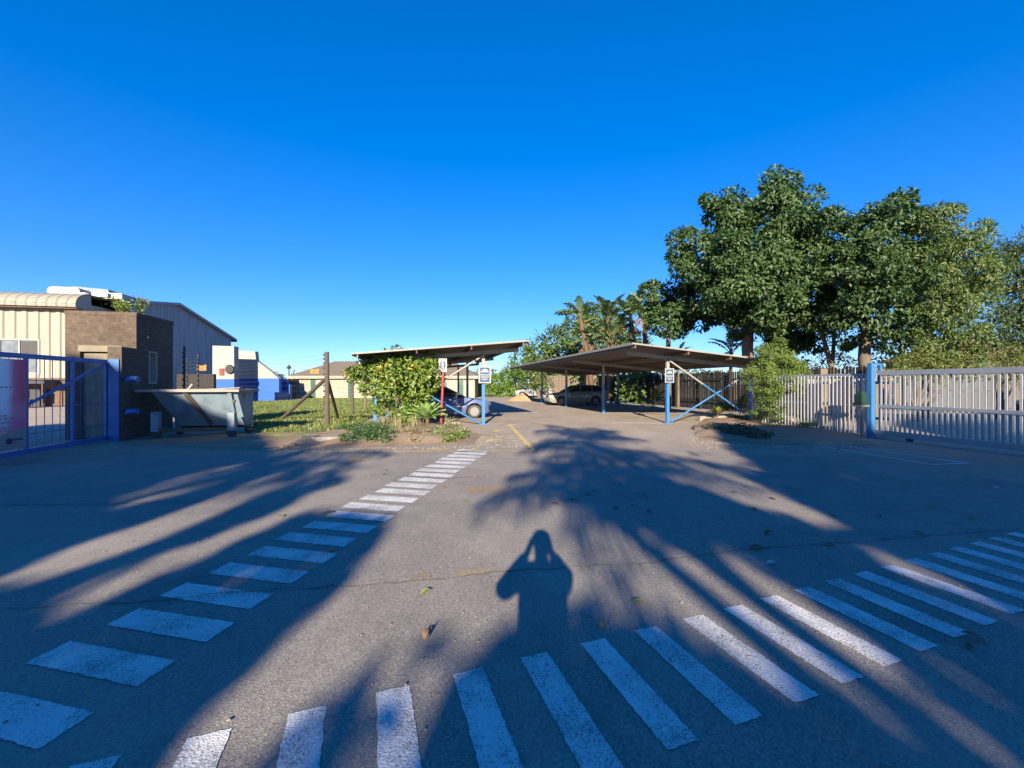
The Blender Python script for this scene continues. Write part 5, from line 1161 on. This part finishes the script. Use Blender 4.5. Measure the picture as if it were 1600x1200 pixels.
# low planting
def cover(name, label, pts, y, m_, dens, L, W, kind=None, clump=.1, k=7, cat='ground cover plant', squash=.55, droop=0.0):
    bl = [((*G(u, v), r/F*y*.25), r/F*y) for u, v, r in pts]; b = Vector((bl[0][0][0], bl[0][0][1], 0)); C, D, N, l, w, rr = clump_leaves(bl, dens, k, clump, L, W, droop=droop, upb=1.0)
    C[:, 2] = .02+np.abs(C[:, 2])*squash; t = thing(name, label, cat, b, 0, 'low plants in the beds'); o = leaf_obj('foliage', C, D, N, l, w, m_, t, tuple(b), rnd=rr); return t
gc_dark = leaf_mat('dark_ground_cover', [(.03, .075, .025), (.055, .115, .035), (.09, .15, .05)], .2, .5, warm=((.2, .17, .06), (.26, .2, .08)), warm_amt=.06)
gc_grey = leaf_mat('grey_green_cover', [(.13, .17, .07), (.18, .215, .10), (.24, .26, .14)], .2, .6, warm=((.28, .2, .13), (.34, .25, .17)), warm_amt=.15)
gc_brown = leaf_mat('brown_dry_cover', [(.20, .14, .08), (.28, .20, .12), (.22, .22, .11)], .2, .7)
gc_shade = leaf_mat('shaded_cover', [(.07, .08, .05), (.11, .10, .065), (.13, .12, .08)], .15, .7)
cover('ground_cover', 'dense dark green ground cover spilling towards the kerb block', [(575, 685, 24), (555, 690, 20), (600, 684, 20), (585, 676, 22), (560, 676, 22), (590, 692, 16), (540, 676, 16), (608, 690, 10)], 12.2, gc_dark, 60, .085, .035, clump=.10)
cover('ground_cover', 'bright green trailing plant nearest the asphalt by the carport', [(708, 687, 15), (722, 684, 12), (700, 692, 9), (690, 684, 12)], 12, leaf_mat('fresh_cover', [(.09, .16, .03), (.14, .21, .045), (.20, .26, .07)], .25, .5), 80, .07, .03, clump=.08)
cover('ground_cover', 'grey-green fleshy low plant behind the bright trailing plant', [(690, 676, 14), (708, 675, 14), (676, 682, 11), (722, 677, 10)], 13.2, gc_grey, 70, .085, .035, clump=.08)
cover('ground_cover', 'dry brown low plant below the agave', [(650, 685, 13), (640, 681, 12), (662, 682, 10), (652, 691, 9)], 12.5, gc_brown, 70, .08, .03, clump=.08)
cover('ground_cover', 'grey-brown shaded ground cover at the corner of the right bed', [(1150, 680, 20), (1130, 676, 18), (1172, 682, 17), (1185, 687, 12), (1112, 673, 12), (1195, 683, 9), (1160, 672, 14)], 12.8, gc_shade, 60, .085, .04, clump=.10)
cover('ground_cover', 'low green tuft just inside the garden kerb', [(1150, 657, 8), (1140, 656, 7), (1160, 657, 7)], 17, bright, 50, .1, .04, clump=.1)
# strappy grass tufts
straw = leaf_mat('strappy_leaves', [(.17, .19, .08), (.25, .25, .12), (.33, .31, .17)], .2, .6, warm=((.40, .30, .17), (.45, .34, .2)), warm_amt=.2)
for i, (u, v, n_, hh, lab) in enumerate(((600, 668, 90, .55, 'strappy pale tuft under the left side of the bush'), (622, 674, 70, .66, 'strappy pale tuft with long arching blades below the bush'), (648, 672, 60, .6, 'strappy pale tuft between the bush and the agave'), (635, 680, 40, .35, 'low strappy tuft in front of the other tufts'), (700, 668, 40, .5, 'strappy tuft just right of the red pole'), (580, 668, 40, .4, 'dry strappy tuft by the left carport post'), (525, 668, 30, .3, 'thin grassy tuft at the foot of the corner post'))):
    b = Vector((*G(u, v), .03)); t = thing('grass_tuft', lab, 'grass tuft', b, 0, 'strappy tufts under the bush'); mb = MB(); rv = []
    for k in range(n_):
        az = random.uniform(0, 6.28); d = Vector((math.cos(az), math.sin(az), 0)); s = Vector((-d.y, d.x, 0)); L = hh*random.uniform(.6, 1.15); sp = random.uniform(.25, 1.0); w = .013; p0 = d*.05+Vector((random.gauss(0, .08), random.gauss(0, .05), 0)); r_ = random.random()
        p1 = p0+d*sp*L*.35+Vector((0, 0, L*.6)); p2 = p0+d*sp*L*.95+Vector((0, 0, L*(1-.45*sp))); mb.face([p0+s*w*.6, p0-s*w*.6, p1-s*w*.5, p1+s*w*.5]); mb.face([p1+s*w*.5, p1-s*w*.5, p2]); rv += [r_, r_]
    o = mb.build('blades', straw, t); a = o.data.attributes.new('rnd', 'FLOAT', 'FACE'); a.data.foreach_set('value', np.array(rv, 'f'))

# ------------------------------------------------------------------ fallen leaves and litter on the asphalt
leaf_cols = {'orange': M('orange_leaf', (.40, .20, .07), (.30, .13, .04), 30, .6), 'yellow': M('yellow_leaf', (.21, .20, .06), (.15, .16, .04), 30, .6), 'brown': M('brown_leaf', (.16, .09, .045), (.11, .06, .03), 30, .7), 'pale': M('pale_litter', (.45, .43, .40), (.38, .36, .34), 30, .7)}
def fallen(u, v, s, col, label, a=None, up=.25):
    x, y = G(u, v); bm = bmesh.new(); a = random.uniform(0, 6.28) if a is None else a; n = 8; L = []; Mi = []; Rr = []
    for i in range(n+1):
        f = i/n; w = .30*math.sin(math.pi*f)**.7*(1-.25*f)+.004; z = up*.5*math.sin(math.pi*f)*.6+up*f*f*.4
        L.append(bm.verts.new((f-.5, w, z+up*w*.8))); Mi.append(bm.verts.new((f-.5, 0, z))); Rr.append(bm.verts.new((f-.5, -w, z+up*w*.6)))
    for i in range(n): bm.faces.new((L[i], Mi[i], Mi[i+1], L[i+1])); bm.faces.new((Mi[i], Rr[i], Rr[i+1], Mi[i+1]))
    stem = [bm.verts.new(p) for p in ((-.5, .012, .0), (-.5, -.012, .0), (-.75, -.01, .02), (-.75, .01, .02))]; bm.faces.new(stem)
    bmesh.ops.scale(bm, vec=(s, s, s), verts=bm.verts); me = bpy.data.meshes.new('fallen_leaf'); bm.to_mesh(me); bm.free(); me.materials.append(leaf_cols[col])
    for p in me.polygons: p.use_smooth = True
    o = bpy.data.objects.new('fallen_leaf', me); COL.objects.link(o); o.location = (x, y, .006); o.rotation_euler = (0, 0, a); tag(o, label, 'leaf', 'fallen leaves on the asphalt'); return o
o = fallen(672, 1003, .10, 'orange', 'large curled orange-brown leaf standing up nearest the camera', 1.9, .8); o.rotation_euler = (R(-38), R(10), 1.2); o.location.z = .03
fallen(665, 928, .085, 'yellow', 'curled yellow-green leaf on the sunlit asphalt left of the shadow of the photographer', .5, .5)
fallen(997, 942, .09, 'yellow', 'flat yellow-green leaf in the shade above the foreground stripes', -.2, .3)
fallen(941, 980, .07, 'orange', 'small ochre leaf in the shade just above a foreground stripe', 1.0, .5)
fallen(512, 804, .13, 'brown', 'large dry brown leaf beside a bar of the straight walkway', 0, .5)
fallen(1201, 837, .11, 'brown', 'curled brown leaf near the joint in the shaded asphalt', .3, .7)
fallen(1205, 882, .09, 'pale', 'small pale scrap in the shade above the crossing walkway', .1, .4)
fallen(1521, 1000, .11, 'brown', 'dark brown leaf right of the crossing walkway', 2.5, .5)
fallen(1513, 1013, .07, 'brown', 'small dark leaf just below the leaf right of the crossing walkway', .9, .5)
fallen(1182, 858, .14, 'brown', 'broad dark leaf lying on the joint in the asphalt', .2, .3)
fallen(1558, 763, .10, 'pale', 'pale scrap far right below the sliding gate', .1, .3)
for (u, v) in ((602, 735), (743, 746), (694, 762), (727, 783), (797, 749), (823, 697), (517, 861), (440, 807), (737, 765), (600, 742)):
    fallen(u, v, .10, random.choice(('yellow', 'orange')), 'small dry leaf lying on the sunlit asphalt by the straight walkway')
for (u, v) in ((868, 788), (896, 782), (918, 773), (929, 768), (961, 794), (990, 790), (1014, 799), (955, 756), (1148, 770), (1207, 780), (1178, 796), (1300, 806), (1373, 806), (1413, 762), (1456, 792), (1434, 834), (1518, 811), (1296, 853), (1380, 740), (145, 711), (338, 711), (436, 751)):
    fallen(u, v, random.uniform(.08, .13), random.choice(('brown', 'brown', 'orange')), 'small dry leaf lying on the shaded asphalt')

# ------------------------------------------------------------------ sun direction
EL, AZ = R(20.6), R(3.6)
COT = 1/math.tan(EL)

# ------------------------------------------------------------------ the photographer
skin_m = M('skin', (.30, .17, .11), (.26, .145, .09), 8, .5); cloth_m = M('dark_jacket', (.05, .055, .07), (.035, .04, .05), 9, .9); trouser_m = M('dark_trousers', (.04, .04, .045), (.03, .03, .033), 9, .9)
def skinned(name, nodes, edges, root, mat, parent, sub=2):
    me = bpy.data.meshes.new(name); me.from_pydata([n[0] for n in nodes], edges, []); me.materials.append(mat); o = bpy.data.objects.new(name, me); COL.objects.link(o)
    if parent: o.parent = parent
    md = o.modifiers.new('Skin', 'SKIN'); md.use_smooth_shade = True
    if not me.skin_vertices: me.attributes
    for i, n in enumerate(nodes):
        s = me.skin_vertices[0].data[i]; r = n[1]; s.radius = (r, r) if not hasattr(r, '__len__') else r; s.use_root = i == root
    sd = o.modifiers.new('Subdivision', 'SUBSURF'); sd.levels = sub; sd.render_levels = sub; return o
def ensure_skin(me):
    bm = bmesh.new(); bm.from_mesh(me); bm.verts.layers.skin.verify(); bm.to_mesh(me); bm.free()
_old = skinned
def skinned(name, nodes, edges, root, mat, parent, sub=2):
    me = bpy.data.meshes.new(name); me.from_pydata([n[0] for n in nodes], edges, []); ensure_skin(me); me.materials.append(mat); o = bpy.data.objects.new(name, me); COL.objects.link(o)
    if parent: o.parent = parent
    md = o.modifiers.new('Skin', 'SKIN'); md.use_smooth_shade = True
    for i, n in enumerate(nodes):
        s = me.skin_vertices[0].data[i]; r = n[1]; s.radius = (r, r) if not hasattr(r, '__len__') else r; s.use_root = i == root
    sd = o.modifiers.new('Subdivision', 'SUBSURF'); sd.levels = sub; sd.render_levels = sub; return o
pt = thing('person', 'person in dark clothes standing with both arms raised holding up a phone', 'person', (0, -.36, 0))
nd = [((0, 0, .93), (.15, .11)), ((0, 0, 1.10), (.145, .11)), ((0, 0, 1.28), (.17, .12)), ((0, .01, 1.41), (.12, .09)), ((0, .02, 1.49), .055), ((0, .03, 1.60), (.075, .09)), ((0, .035, 1.70), (.085, .1)), ((0, .03, 1.76), (.06, .07))]
ed = [(i, i+1) for i in range(7)]
for s in (-1, 1):
    i = len(nd); ex, ez = (.28, 1.26) if s < 0 else (.19, 1.34); nd += [((s*.18, .0, 1.39), .062), ((s*ex, .12, ez), .05), ((s*(ex-.03), .15, ez+.03), .045), ((s*.10, .28, 1.48), .03), ((s*.085, .305, 1.52), .034)]
    ed += [(3, i), (i, i+1), (i+1, i+2), (i+2, i+3), (i+3, i+4)]
    for k, (dx, dz) in enumerate(((.0, .05), (-.012, .03), (-.014, .008), (-.014, -.014))):
        j = len(nd); nd += [((s*(.085+.004), .315, 1.53+dz*.6), .009), ((s*(.078), .335, 1.535+dz), .0085), ((s*(.055), .338, 1.535+dz), .007)]; ed += [(i+4, j), (j, j+1), (j+1, j+2)]
    j = len(nd); nd += [((s*.07, .29, 1.545), .011), ((s*.045, .295, 1.56), .009)]; ed += [(i+4, j), (j, j+1)]
    i = len(nd); nd += [((s*.10, 0, .86), .095), ((s*.115, .01, .50), .062), ((s*.12, -.01, .30), .058), ((s*.125, -.02, .09), .042), ((s*.135, .10, .04), .04)]; ed += [(0, i), (i, i+1), (i+1, i+2), (i+2, i+3), (i+3, i+4)]
skinned('body', nd, ed, 0, skin_m, pt)
j = [((0, 0, .88), (.175, .135)), ((0, 0, 1.10), (.165, .13)), ((0, 0, 1.28), (.19, .14)), ((0, .01, 1.41), (.135, .105)), ((0, .02, 1.47), .07)]; je = [(0, 1), (1, 2), (2, 3), (3, 4)]
for s in (-1, 1):
    i = len(j); ex, ez = (.28, 1.26) if s < 0 else (.19, 1.34); j += [((s*.185, 0, 1.39), .085), ((s*ex, .12, ez), .08), ((s*(ex-.03), .15, ez+.04), .072), ((s*.115, .265, 1.46), .045)]; je += [(3, i), (i, i+1), (i+1, i+2), (i+2, i+3)]
skinned('jacket', j, je, 0, cloth_m, pt)
j = [((0, 0, .95), (.165, .125))]; je = []
for s in (-1, 1):
    i = len(j); j += [((s*.10, 0, .84), .11), ((s*.115, .01, .50), .08), ((s*.12, -.01, .12), .07)]; je += [(0, i), (i, i+1), (i+1, i+2)]
skinned('trousers', j, je, 0, trouser_m, pt)
bm = bmesh.new(); bmesh.ops.create_uvsphere(bm, u_segments=24, v_segments=16, radius=1)
for v_ in bm.verts:
    v_.co = Vector((v_.co.x*.092, v_.co.y*.108, v_.co.z*.09)); 
    if v_.co.z < -.01 and v_.co.y > -.02: v_.co.z = -.01; 
    v_.co += Vector((0, .015, 1.70))
me = bpy.data.meshes.new('hair'); bm.to_mesh(me); bm.free(); me.materials.append(M('black_hair', (.02, .017, .015), (.03, .026, .022), 30, .6)); o = bpy.data.objects.new('hair', me); COL.objects.link(o); o.parent = pt
for s in (-1, 1):
    mb = MB(); mb.box((s*.125-.05, -.09, 0), (s*.125+.05, .19, .07)); mb.box((s*.125-.045, -.085, .07), (s*.125+.045, .08, .11)); mb.build('shoe', dark_trim, pt)
mb = MB(); mb.tube([(0, .118+.03, 1.64), (0, .14+.02, 1.625)], [.008, .016], 8)
mb.build('nose', skin_m, pt)
for s in (-1, 1):
    mb = MB(); mb.lathe([(.006, 0), (.012, .006), (.006, .012)], (s*.034, .128, 1.665), 'y', 10); mb.build('eye', white_sign, pt)
    mb = MB(); mb.lathe([(.012, -.008), (.028, 0), (.012, .008)], (s*.092, .02, 1.65), 'x', 12); mb.build('ear', skin_m, pt)
mb = MB(); mb.box((-.024, .118, 1.593), (.024, .126, 1.601)); mb.build('mouth', M('lip', (.3, .11, .09), (.26, .09, .08), 8, .5), pt)
t = thing('phone', 'phone held sideways in both hands at eye height', 'phone', (0, -.032, 1.545)); mb = MB(); mb.box((-.078, -.004, -.038), (.078, .004, .038)); mb.build('case', dark_trim, t); mb = MB(); mb.box((-.074, -.0052, -.035), (.074, -.0042, .035)); mb.build('screen', glass, t)

# ------------------------------------------------------------------ trees behind the photographer (they throw the shade over the yard)
K = 540/1246.
z1 = lambda *p: [(a*K, 680+b*K) for a, b in p]
z2 = lambda *p: [(500+a*K, 680+b*K) for a, b in p]
z3 = lambda *p: [(1040+a*K, 680+b*K) for a, b in p]
LIT = [
 [(432, 640), (432, 697), (500, 706), (548, 704), (545, 722), (505, 735), (440, 752), (500, 745), (560, 740), (530, 765), (505, 785), (560, 790), (625, 800), (614, 822), (588, 852), (556, 900), (515, 945), (470, 995), (420, 1030), (360, 1080), (270, 1150), (200, 1210), (600, 1210), (625, 1178), (665, 1113), (690, 1070), (712, 1027), (760, 992), (800, 962), (803, 923), (785, 885), (760, 842), (762, 830), (800, 795), (806, 770), (796, 748), (812, 722), (850, 700), (880, 688), (905, 672), (960, 662), (1100, 640)],
 z2((560, 390), (640, 350), (700, 290), (790, 272), (860, 290), (885, 340), (885, 400), (925, 440), (930, 520), (890, 590), (820, 560), (760, 640), (690, 700), (600, 720)),
 [(545, 708), (470, 731), (415, 745), (300, 793), (190, 832), (75, 870), (0, 900), (0, 928), (65, 899), (170, 875), (290, 824), (390, 778), (440, 757), (500, 740), (548, 724)],
 [(370, 719), (282, 745), (208, 773), (165, 791), (217, 790), (286, 768), (364, 738)],
 [(180, 893), (330, 840), (440, 800), (520, 756), (540, 764), (470, 803), (350, 855), (230, 905), (120, 950), (60, 970)],
 [(430, 700), (560, 712), (520, 760), (600, 800), (610, 812), (560, 800), (500, 790), (450, 768)],
 z2((900, 25), (1010, 60), (1100, 85), (1190, 108), (1100, 70), (1020, 30), (960, 15)), z2((820, 105), (900, 110), (1000, 140), (960, 155), (880, 130), (790, 130)),
 [(990, 664), (1092, 664), (1086, 690), (1066, 701), (1030, 690), (985, 674)],
 z3((100, 130), (180, 138), (330, 205), (480, 270), (610, 335), (520, 315), (400, 255), (260, 220), (160, 175)),
 z3((10, 430), (60, 425), (190, 550), (290, 640), (350, 700), (480, 820), (620, 960), (770, 1110), (690, 1080), (540, 940), (330, 780), (150, 660), (60, 570)),
 z3((170, 415), (280, 480), (400, 560), (480, 620), (680, 780), (850, 890), (1060, 1075), (920, 1100), (800, 1000), (690, 890), (590, 790), (400, 660), (300, 590)),
 z3((860, 790), (1000, 890), (1150, 960), (1300, 1070), (1240, 1095), (1080, 1020), (940, 890)),
 z3((760, 420), (900, 470), (1150, 585), (1240, 635), (1100, 590), (870, 480)),
 z2((870, 260), (930, 270), (1000, 300), (1060, 350), (1100, 420), (1180, 520), (1290, 620), (1200, 560), (1080, 450), (1010, 400), (930, 340)),
 z2((860, 440), (905, 430), (960, 540), (980, 580), (920, 560)), z2((790, 285), (850, 290), (870, 340), (840, 350)), z2((1080, 470), (1140, 480), (1230, 590), (1170, 590)),
]
SHADE = [z2((300, 655), (320, 700), (230, 880), (150, 1000), (60, 1150), (10, 1200), (-60, 1200), (60, 1000), (110, 850), (240, 740)),
         z2((-20, 590), (60, 540), (150, 440), (280, 310), (200, 350), (90, 440), (0, 560)), z1((1000, 245), (1130, 165), (1230, 112), (1246, 140), (1130, 190), (1050, 250)), z2((-20, 130), (75, 112), (60, 140), (-20, 175))]
DAP = z2((555, 320), (700, 235), (850, 240), (1000, 255), (1150, 340), (1300, 470), (1300, 650), (1180, 650), (1000, 600), (930, 640), (860, 440))
FAR = [G(1390, 646), G(1800, 646), G(1800, 708), G(1600, 702), G(1500, 687), G(1440, 675), G(1390, 664)]
gpoly = lambda p: [G(a, max(b, 640)) for a, b in p]
DAPg = gpoly(DAP); DAP2g = gpoly([(835, 650), (1000, 655), (1100, 668), (1180, 735), (1110, 760), (1000, 748), (900, 772), (800, 800), (795, 745)]); LITg = [gpoly(p) for p in LIT]; SHg = [gpoly(p) for p in SHADE]
def shaded(x, y):
    s = np.ones(len(x), bool)
    for i, p in enumerate(LITg):
        for dx in ((0,) if i < 6 else (-.10, 0, .10)): s &= ~inside(p, x+dx*np.clip(y/3, .8, 2), y)
    for p in SHg: s |= inside(p, x, y)
    u = U0+x/y*F
    top = np.interp(u, [-400, 0, 200, 385, 430, 440, 860, 900, 1080, 1090, 1240, 1370, 1600, 2000], [668, 665, 658, 657, 690, 700, 690, 672, 663, 665, 668, 685, 706, 722])
    edge = H*F/(top-V0); lim = edge+1.0*np.array([mnoise.noise((a*1.3, 0, 7)) for a in x])
    s &= ~(inside(DAP2g, x, y) & (rng.random(len(x)) > .10))
    s &= ~(inside(DAPg, x, y) & (rng.random(len(x)) > .28))
    return (s & (y < lim) & (x < 12.5)) | (inside(FAR, x, y) & (x > 10.6))
shade_leaf = leaf_mat('shade_tree_leaves', [(.04, .08, .02), (.06, .11, .03), (.09, .14, .045)], .12, .5)
n = 190000
sx_, sy_ = rng.uniform(-17, 27, n), .6+22.5*rng.random(n)
ok = shaded(sx_, sy_); sx_, sy_ = sx_[ok], sy_[ok]; n = len(sx_)
rows_ = [(-14.2, -14.5), (-10.6, -13.4), (-7.2, -14.2), (-4.4, -13.0), (1.4, -13.6), (4.0, -12.8), (7.0, -14.0), (10.5, -13.2), (14.0, -12.4), (18.0, -13.4), (22.5, -12.6)]
rx = np.array([r[0] for r in rows_]); ry = np.array([r[1] for r in rows_])
Lh = lambda h: h*COT
which = np.abs(sx_[:, None]-1.6-rx[None, :]).argmin(1); dep = ry[which]+rng.uniform(-1.4, 1.4, n)
hh = (sy_-dep)/(COT*math.cos(AZ)); C = np.stack([sx_-Lh(hh)*math.sin(AZ), dep, hh], 1)
D = unit(rand_unit(n)*np.array([.8, .8, .6])+np.array([0, 0, -.35])); sdv = np.array([-math.sin(AZ)*math.cos(EL), -math.cos(AZ)*math.cos(EL), math.sin(EL)]); N = unit(sdv+rand_unit(n)*.75)
Ls = rng.uniform(.22, .40, n); Ws = Ls*.42
tip = C+D*Ls[:, None]; tx, ty = tip[:, 0]+tip[:, 2]*COT*math.sin(AZ), tip[:, 1]+tip[:, 2]*COT*math.cos(AZ); ok = shaded(tx, np.maximum(ty, .3)) & (tip[:, 2] > .15)
C, D, N, Ls, Ws, which = C[ok], D[ok], N[ok], Ls[ok], Ws[ok], which[ok]
lab = ['spreading tree behind the photographer, far left end of the row', 'leafy tree behind the photographer, second from the left', 'leafy tree behind the photographer, third from the left', 'leafy tree behind the photographer just left of the photographer', 'leafy tree behind the photographer just right of the photographer', 'leafy tree behind the photographer, third from the right', 'leafy tree behind the photographer, second from the right', 'spreading tree behind the photographer, fourth from the far right end of the row', 'tall tree behind the photographer shading the yard beyond the sliding gate, left one', 'tall tree behind the photographer shading the yard beyond the sliding gate, middle one', 'tall tree behind the photographer shading the yard beyond the sliding gate, right one']
for i, (x, y) in enumerate(rows_):
    b = Vector((x, y, 0)); t = thing('tree', lab[i], 'tree', b, 0, 'trees behind the photographer'); q = which == i
    if q.sum() < 5: continue
    leaf_obj('crown', C[q], D[q], N[q], Ls[q], Ws[q], shade_leaf, t, tuple(b)); mb = MB(); pts = C[q]; hi = pts[pts[:, 2] > 1.5]
    zt = float(np.percentile(hi[:, 2], 60)) if len(hi) else 3; mb.tube([(0, 0, -.1), (.05, 0, zt*.4), (0, 0, zt*.75)], [.14, .11, .08], 8)
    for k in range(9):
        c = Vector(hi[rng.integers(len(hi))])-b; limb(mb, (0, 0, zt*random.uniform(.35, .75)), c, .05, .012)
    mb.build('trunk', bark, t)
# feather palm whose fronds shade the middle of the yard
def shade_palm(label, X, Z, y, lean, fronds, seed, pet=.12, w=.62, nst=11, gap=.38, hang=.8):
    """a palm at depth y whose crown throws its shade on the ground point (X, Z)"""
    random.seed(seed); h = (Z-y)/(COT*math.cos(AZ)); x = X-COT*h*math.sin(AZ)
    b = Vector((x, y, 0)); t = thing('feather_palm', label, 'palm', b, 0, 'palms behind the photographer'); mb = MB(); mb.tube([(lean, -.3, 0), (lean*.8, -.2, h*.45), (lean*.3, 0, h*.8), (0, 0, h)], [.16, .13, .10, .08], 10); mb.build('stem', palm_bark, t)
    for a_, e_, L_ in fronds:
        mb = MB(); frond(mb, (0, 0, h), R(a_), R(e_), L_, pet, w*random.uniform(.85, 1.1), random.uniform(.8, 1.3), nst, gap, .25, 0, 1, hang, .02); o = mb.build('frond', [bright_rib, shade_leaf], t)
        a = o.data.attributes.new('rnd', 'FLOAT', 'FACE'); a.data.foreach_set('value', rng.random(len(o.data.polygons)).astype('f'))
ring = lambda n, L, lo, hi: [(i*360/n+random.uniform(-15, 15), random.uniform(lo, hi), L*random.uniform(.8, 1.15)) for i in range(n)]
shade_palm('feather palm behind the photographer with fronds drooping to both sides', .95, 6.0, -13.0, 2.6, [(176, 8, 1.45), (165, 38, 1.2), (205, 28, 1.1), (6, 6, 1.8), (-15, 20, 1.9), (28, 28, 1.7), (2, 42, 1.6), (92, 55, 1.2), (125, 62, 1.0), (60, 60, 1.3), (-40, 16, 1.7), (15, -10, 1.6), (-5, 65, 1.3), (150, 68, 1.2)], 4, .10, .55, 10, .42, .9)
shade_palm('feather palm behind the photographer with long hanging leaflets', 1.45, 5.4, -12.6, 2.0, [(200, 5, 1.0), (170, 35, .9), (-8, 5, 1.5), (8, 30, 1.5), (-25, 30, 1.5), (20, -8, 1.4), (55, 50, 1.1), (-70, 55, .9), (110, 60, .8)], 12, .1, .62, 9, .5, 1.5)
shade_palm('feather palm behind the photographer, middle of the three', 2.15, 7.6, -13.4, 2.2, ring(12, 1.9, -5, 75), 3)
shade_palm('tallest feather palm behind the photographer', 1.9, 11.0, -14.2, 3.0, ring(13, 2.0, -5, 70), 5)
shade_palm('feather palm behind the photographer on the left side', -4.6, 7.5, -13.5, -1.5, ring(13, 2.1, 0, 70), 9)

# ------------------------------------------------------------------ light, sky, camera
w = bpy.data.worlds.new('World'); SC.world = w; w.use_nodes = True; nt = w.node_tree
sky = nt.nodes.new('ShaderNodeTexSky'); sky.sky_type = 'NISHITA'; sky.sun_disc = False; sky.sun_elevation = EL; sky.sun_rotation = math.pi+AZ
sky.altitude = 0; sky.air_density = 1.0; sky.dust_density = 0; sky.ozone_density = 6.0
bg = nt.nodes['Background']; bg.inputs['Strength'].default_value = .104
hs = nt.nodes.new('ShaderNodeHueSaturation'); hs.inputs['Saturation'].default_value = 1.135; hs.inputs['Hue'].default_value = .508; lk(nt, mix(nt, 1.0, sky.outputs['Color'], (.70, .85, 1.16), 'MULTIPLY'), hs.inputs['Color']); gm = nt.nodes.new('ShaderNodeGamma'); gm.inputs['Gamma'].default_value = .8; lk(nt, hs.outputs['Color'], gm.inputs['Color']); lk(nt, gm.outputs['Color'], bg.inputs['Color'])
ld = bpy.data.lights.new('sun', 'SUN'); ld.energy = 5.0; ld.angle = R(.53); ld.color = (1.0, .86, .66); lo = bpy.data.objects.new('sun', ld); COL.objects.link(lo)
lo.rotation_euler = Vector((math.sin(AZ)*math.cos(EL), math.cos(AZ)*math.cos(EL), -math.sin(EL))).to_track_quat('-Z', 'Y').to_euler()
cd = bpy.data.cameras.new('camera'); cam = bpy.data.objects.new('camera', cd); COL.objects.link(cam); cd.sensor_width = 36; cd.lens = 36*F/1600; cd.clip_start = .02; cd.clip_end = 3000
cam.location = (0, 0, H); cam.rotation_euler = (R(90), 0, 0); SC.camera = cam
SC.view_settings.view_transform = 'Standard'; SC.view_settings.look = 'None'; SC.view_settings.exposure = 1.4; SC.view_settings.gamma = 1; SC.view_settings.use_curve_mapping = False
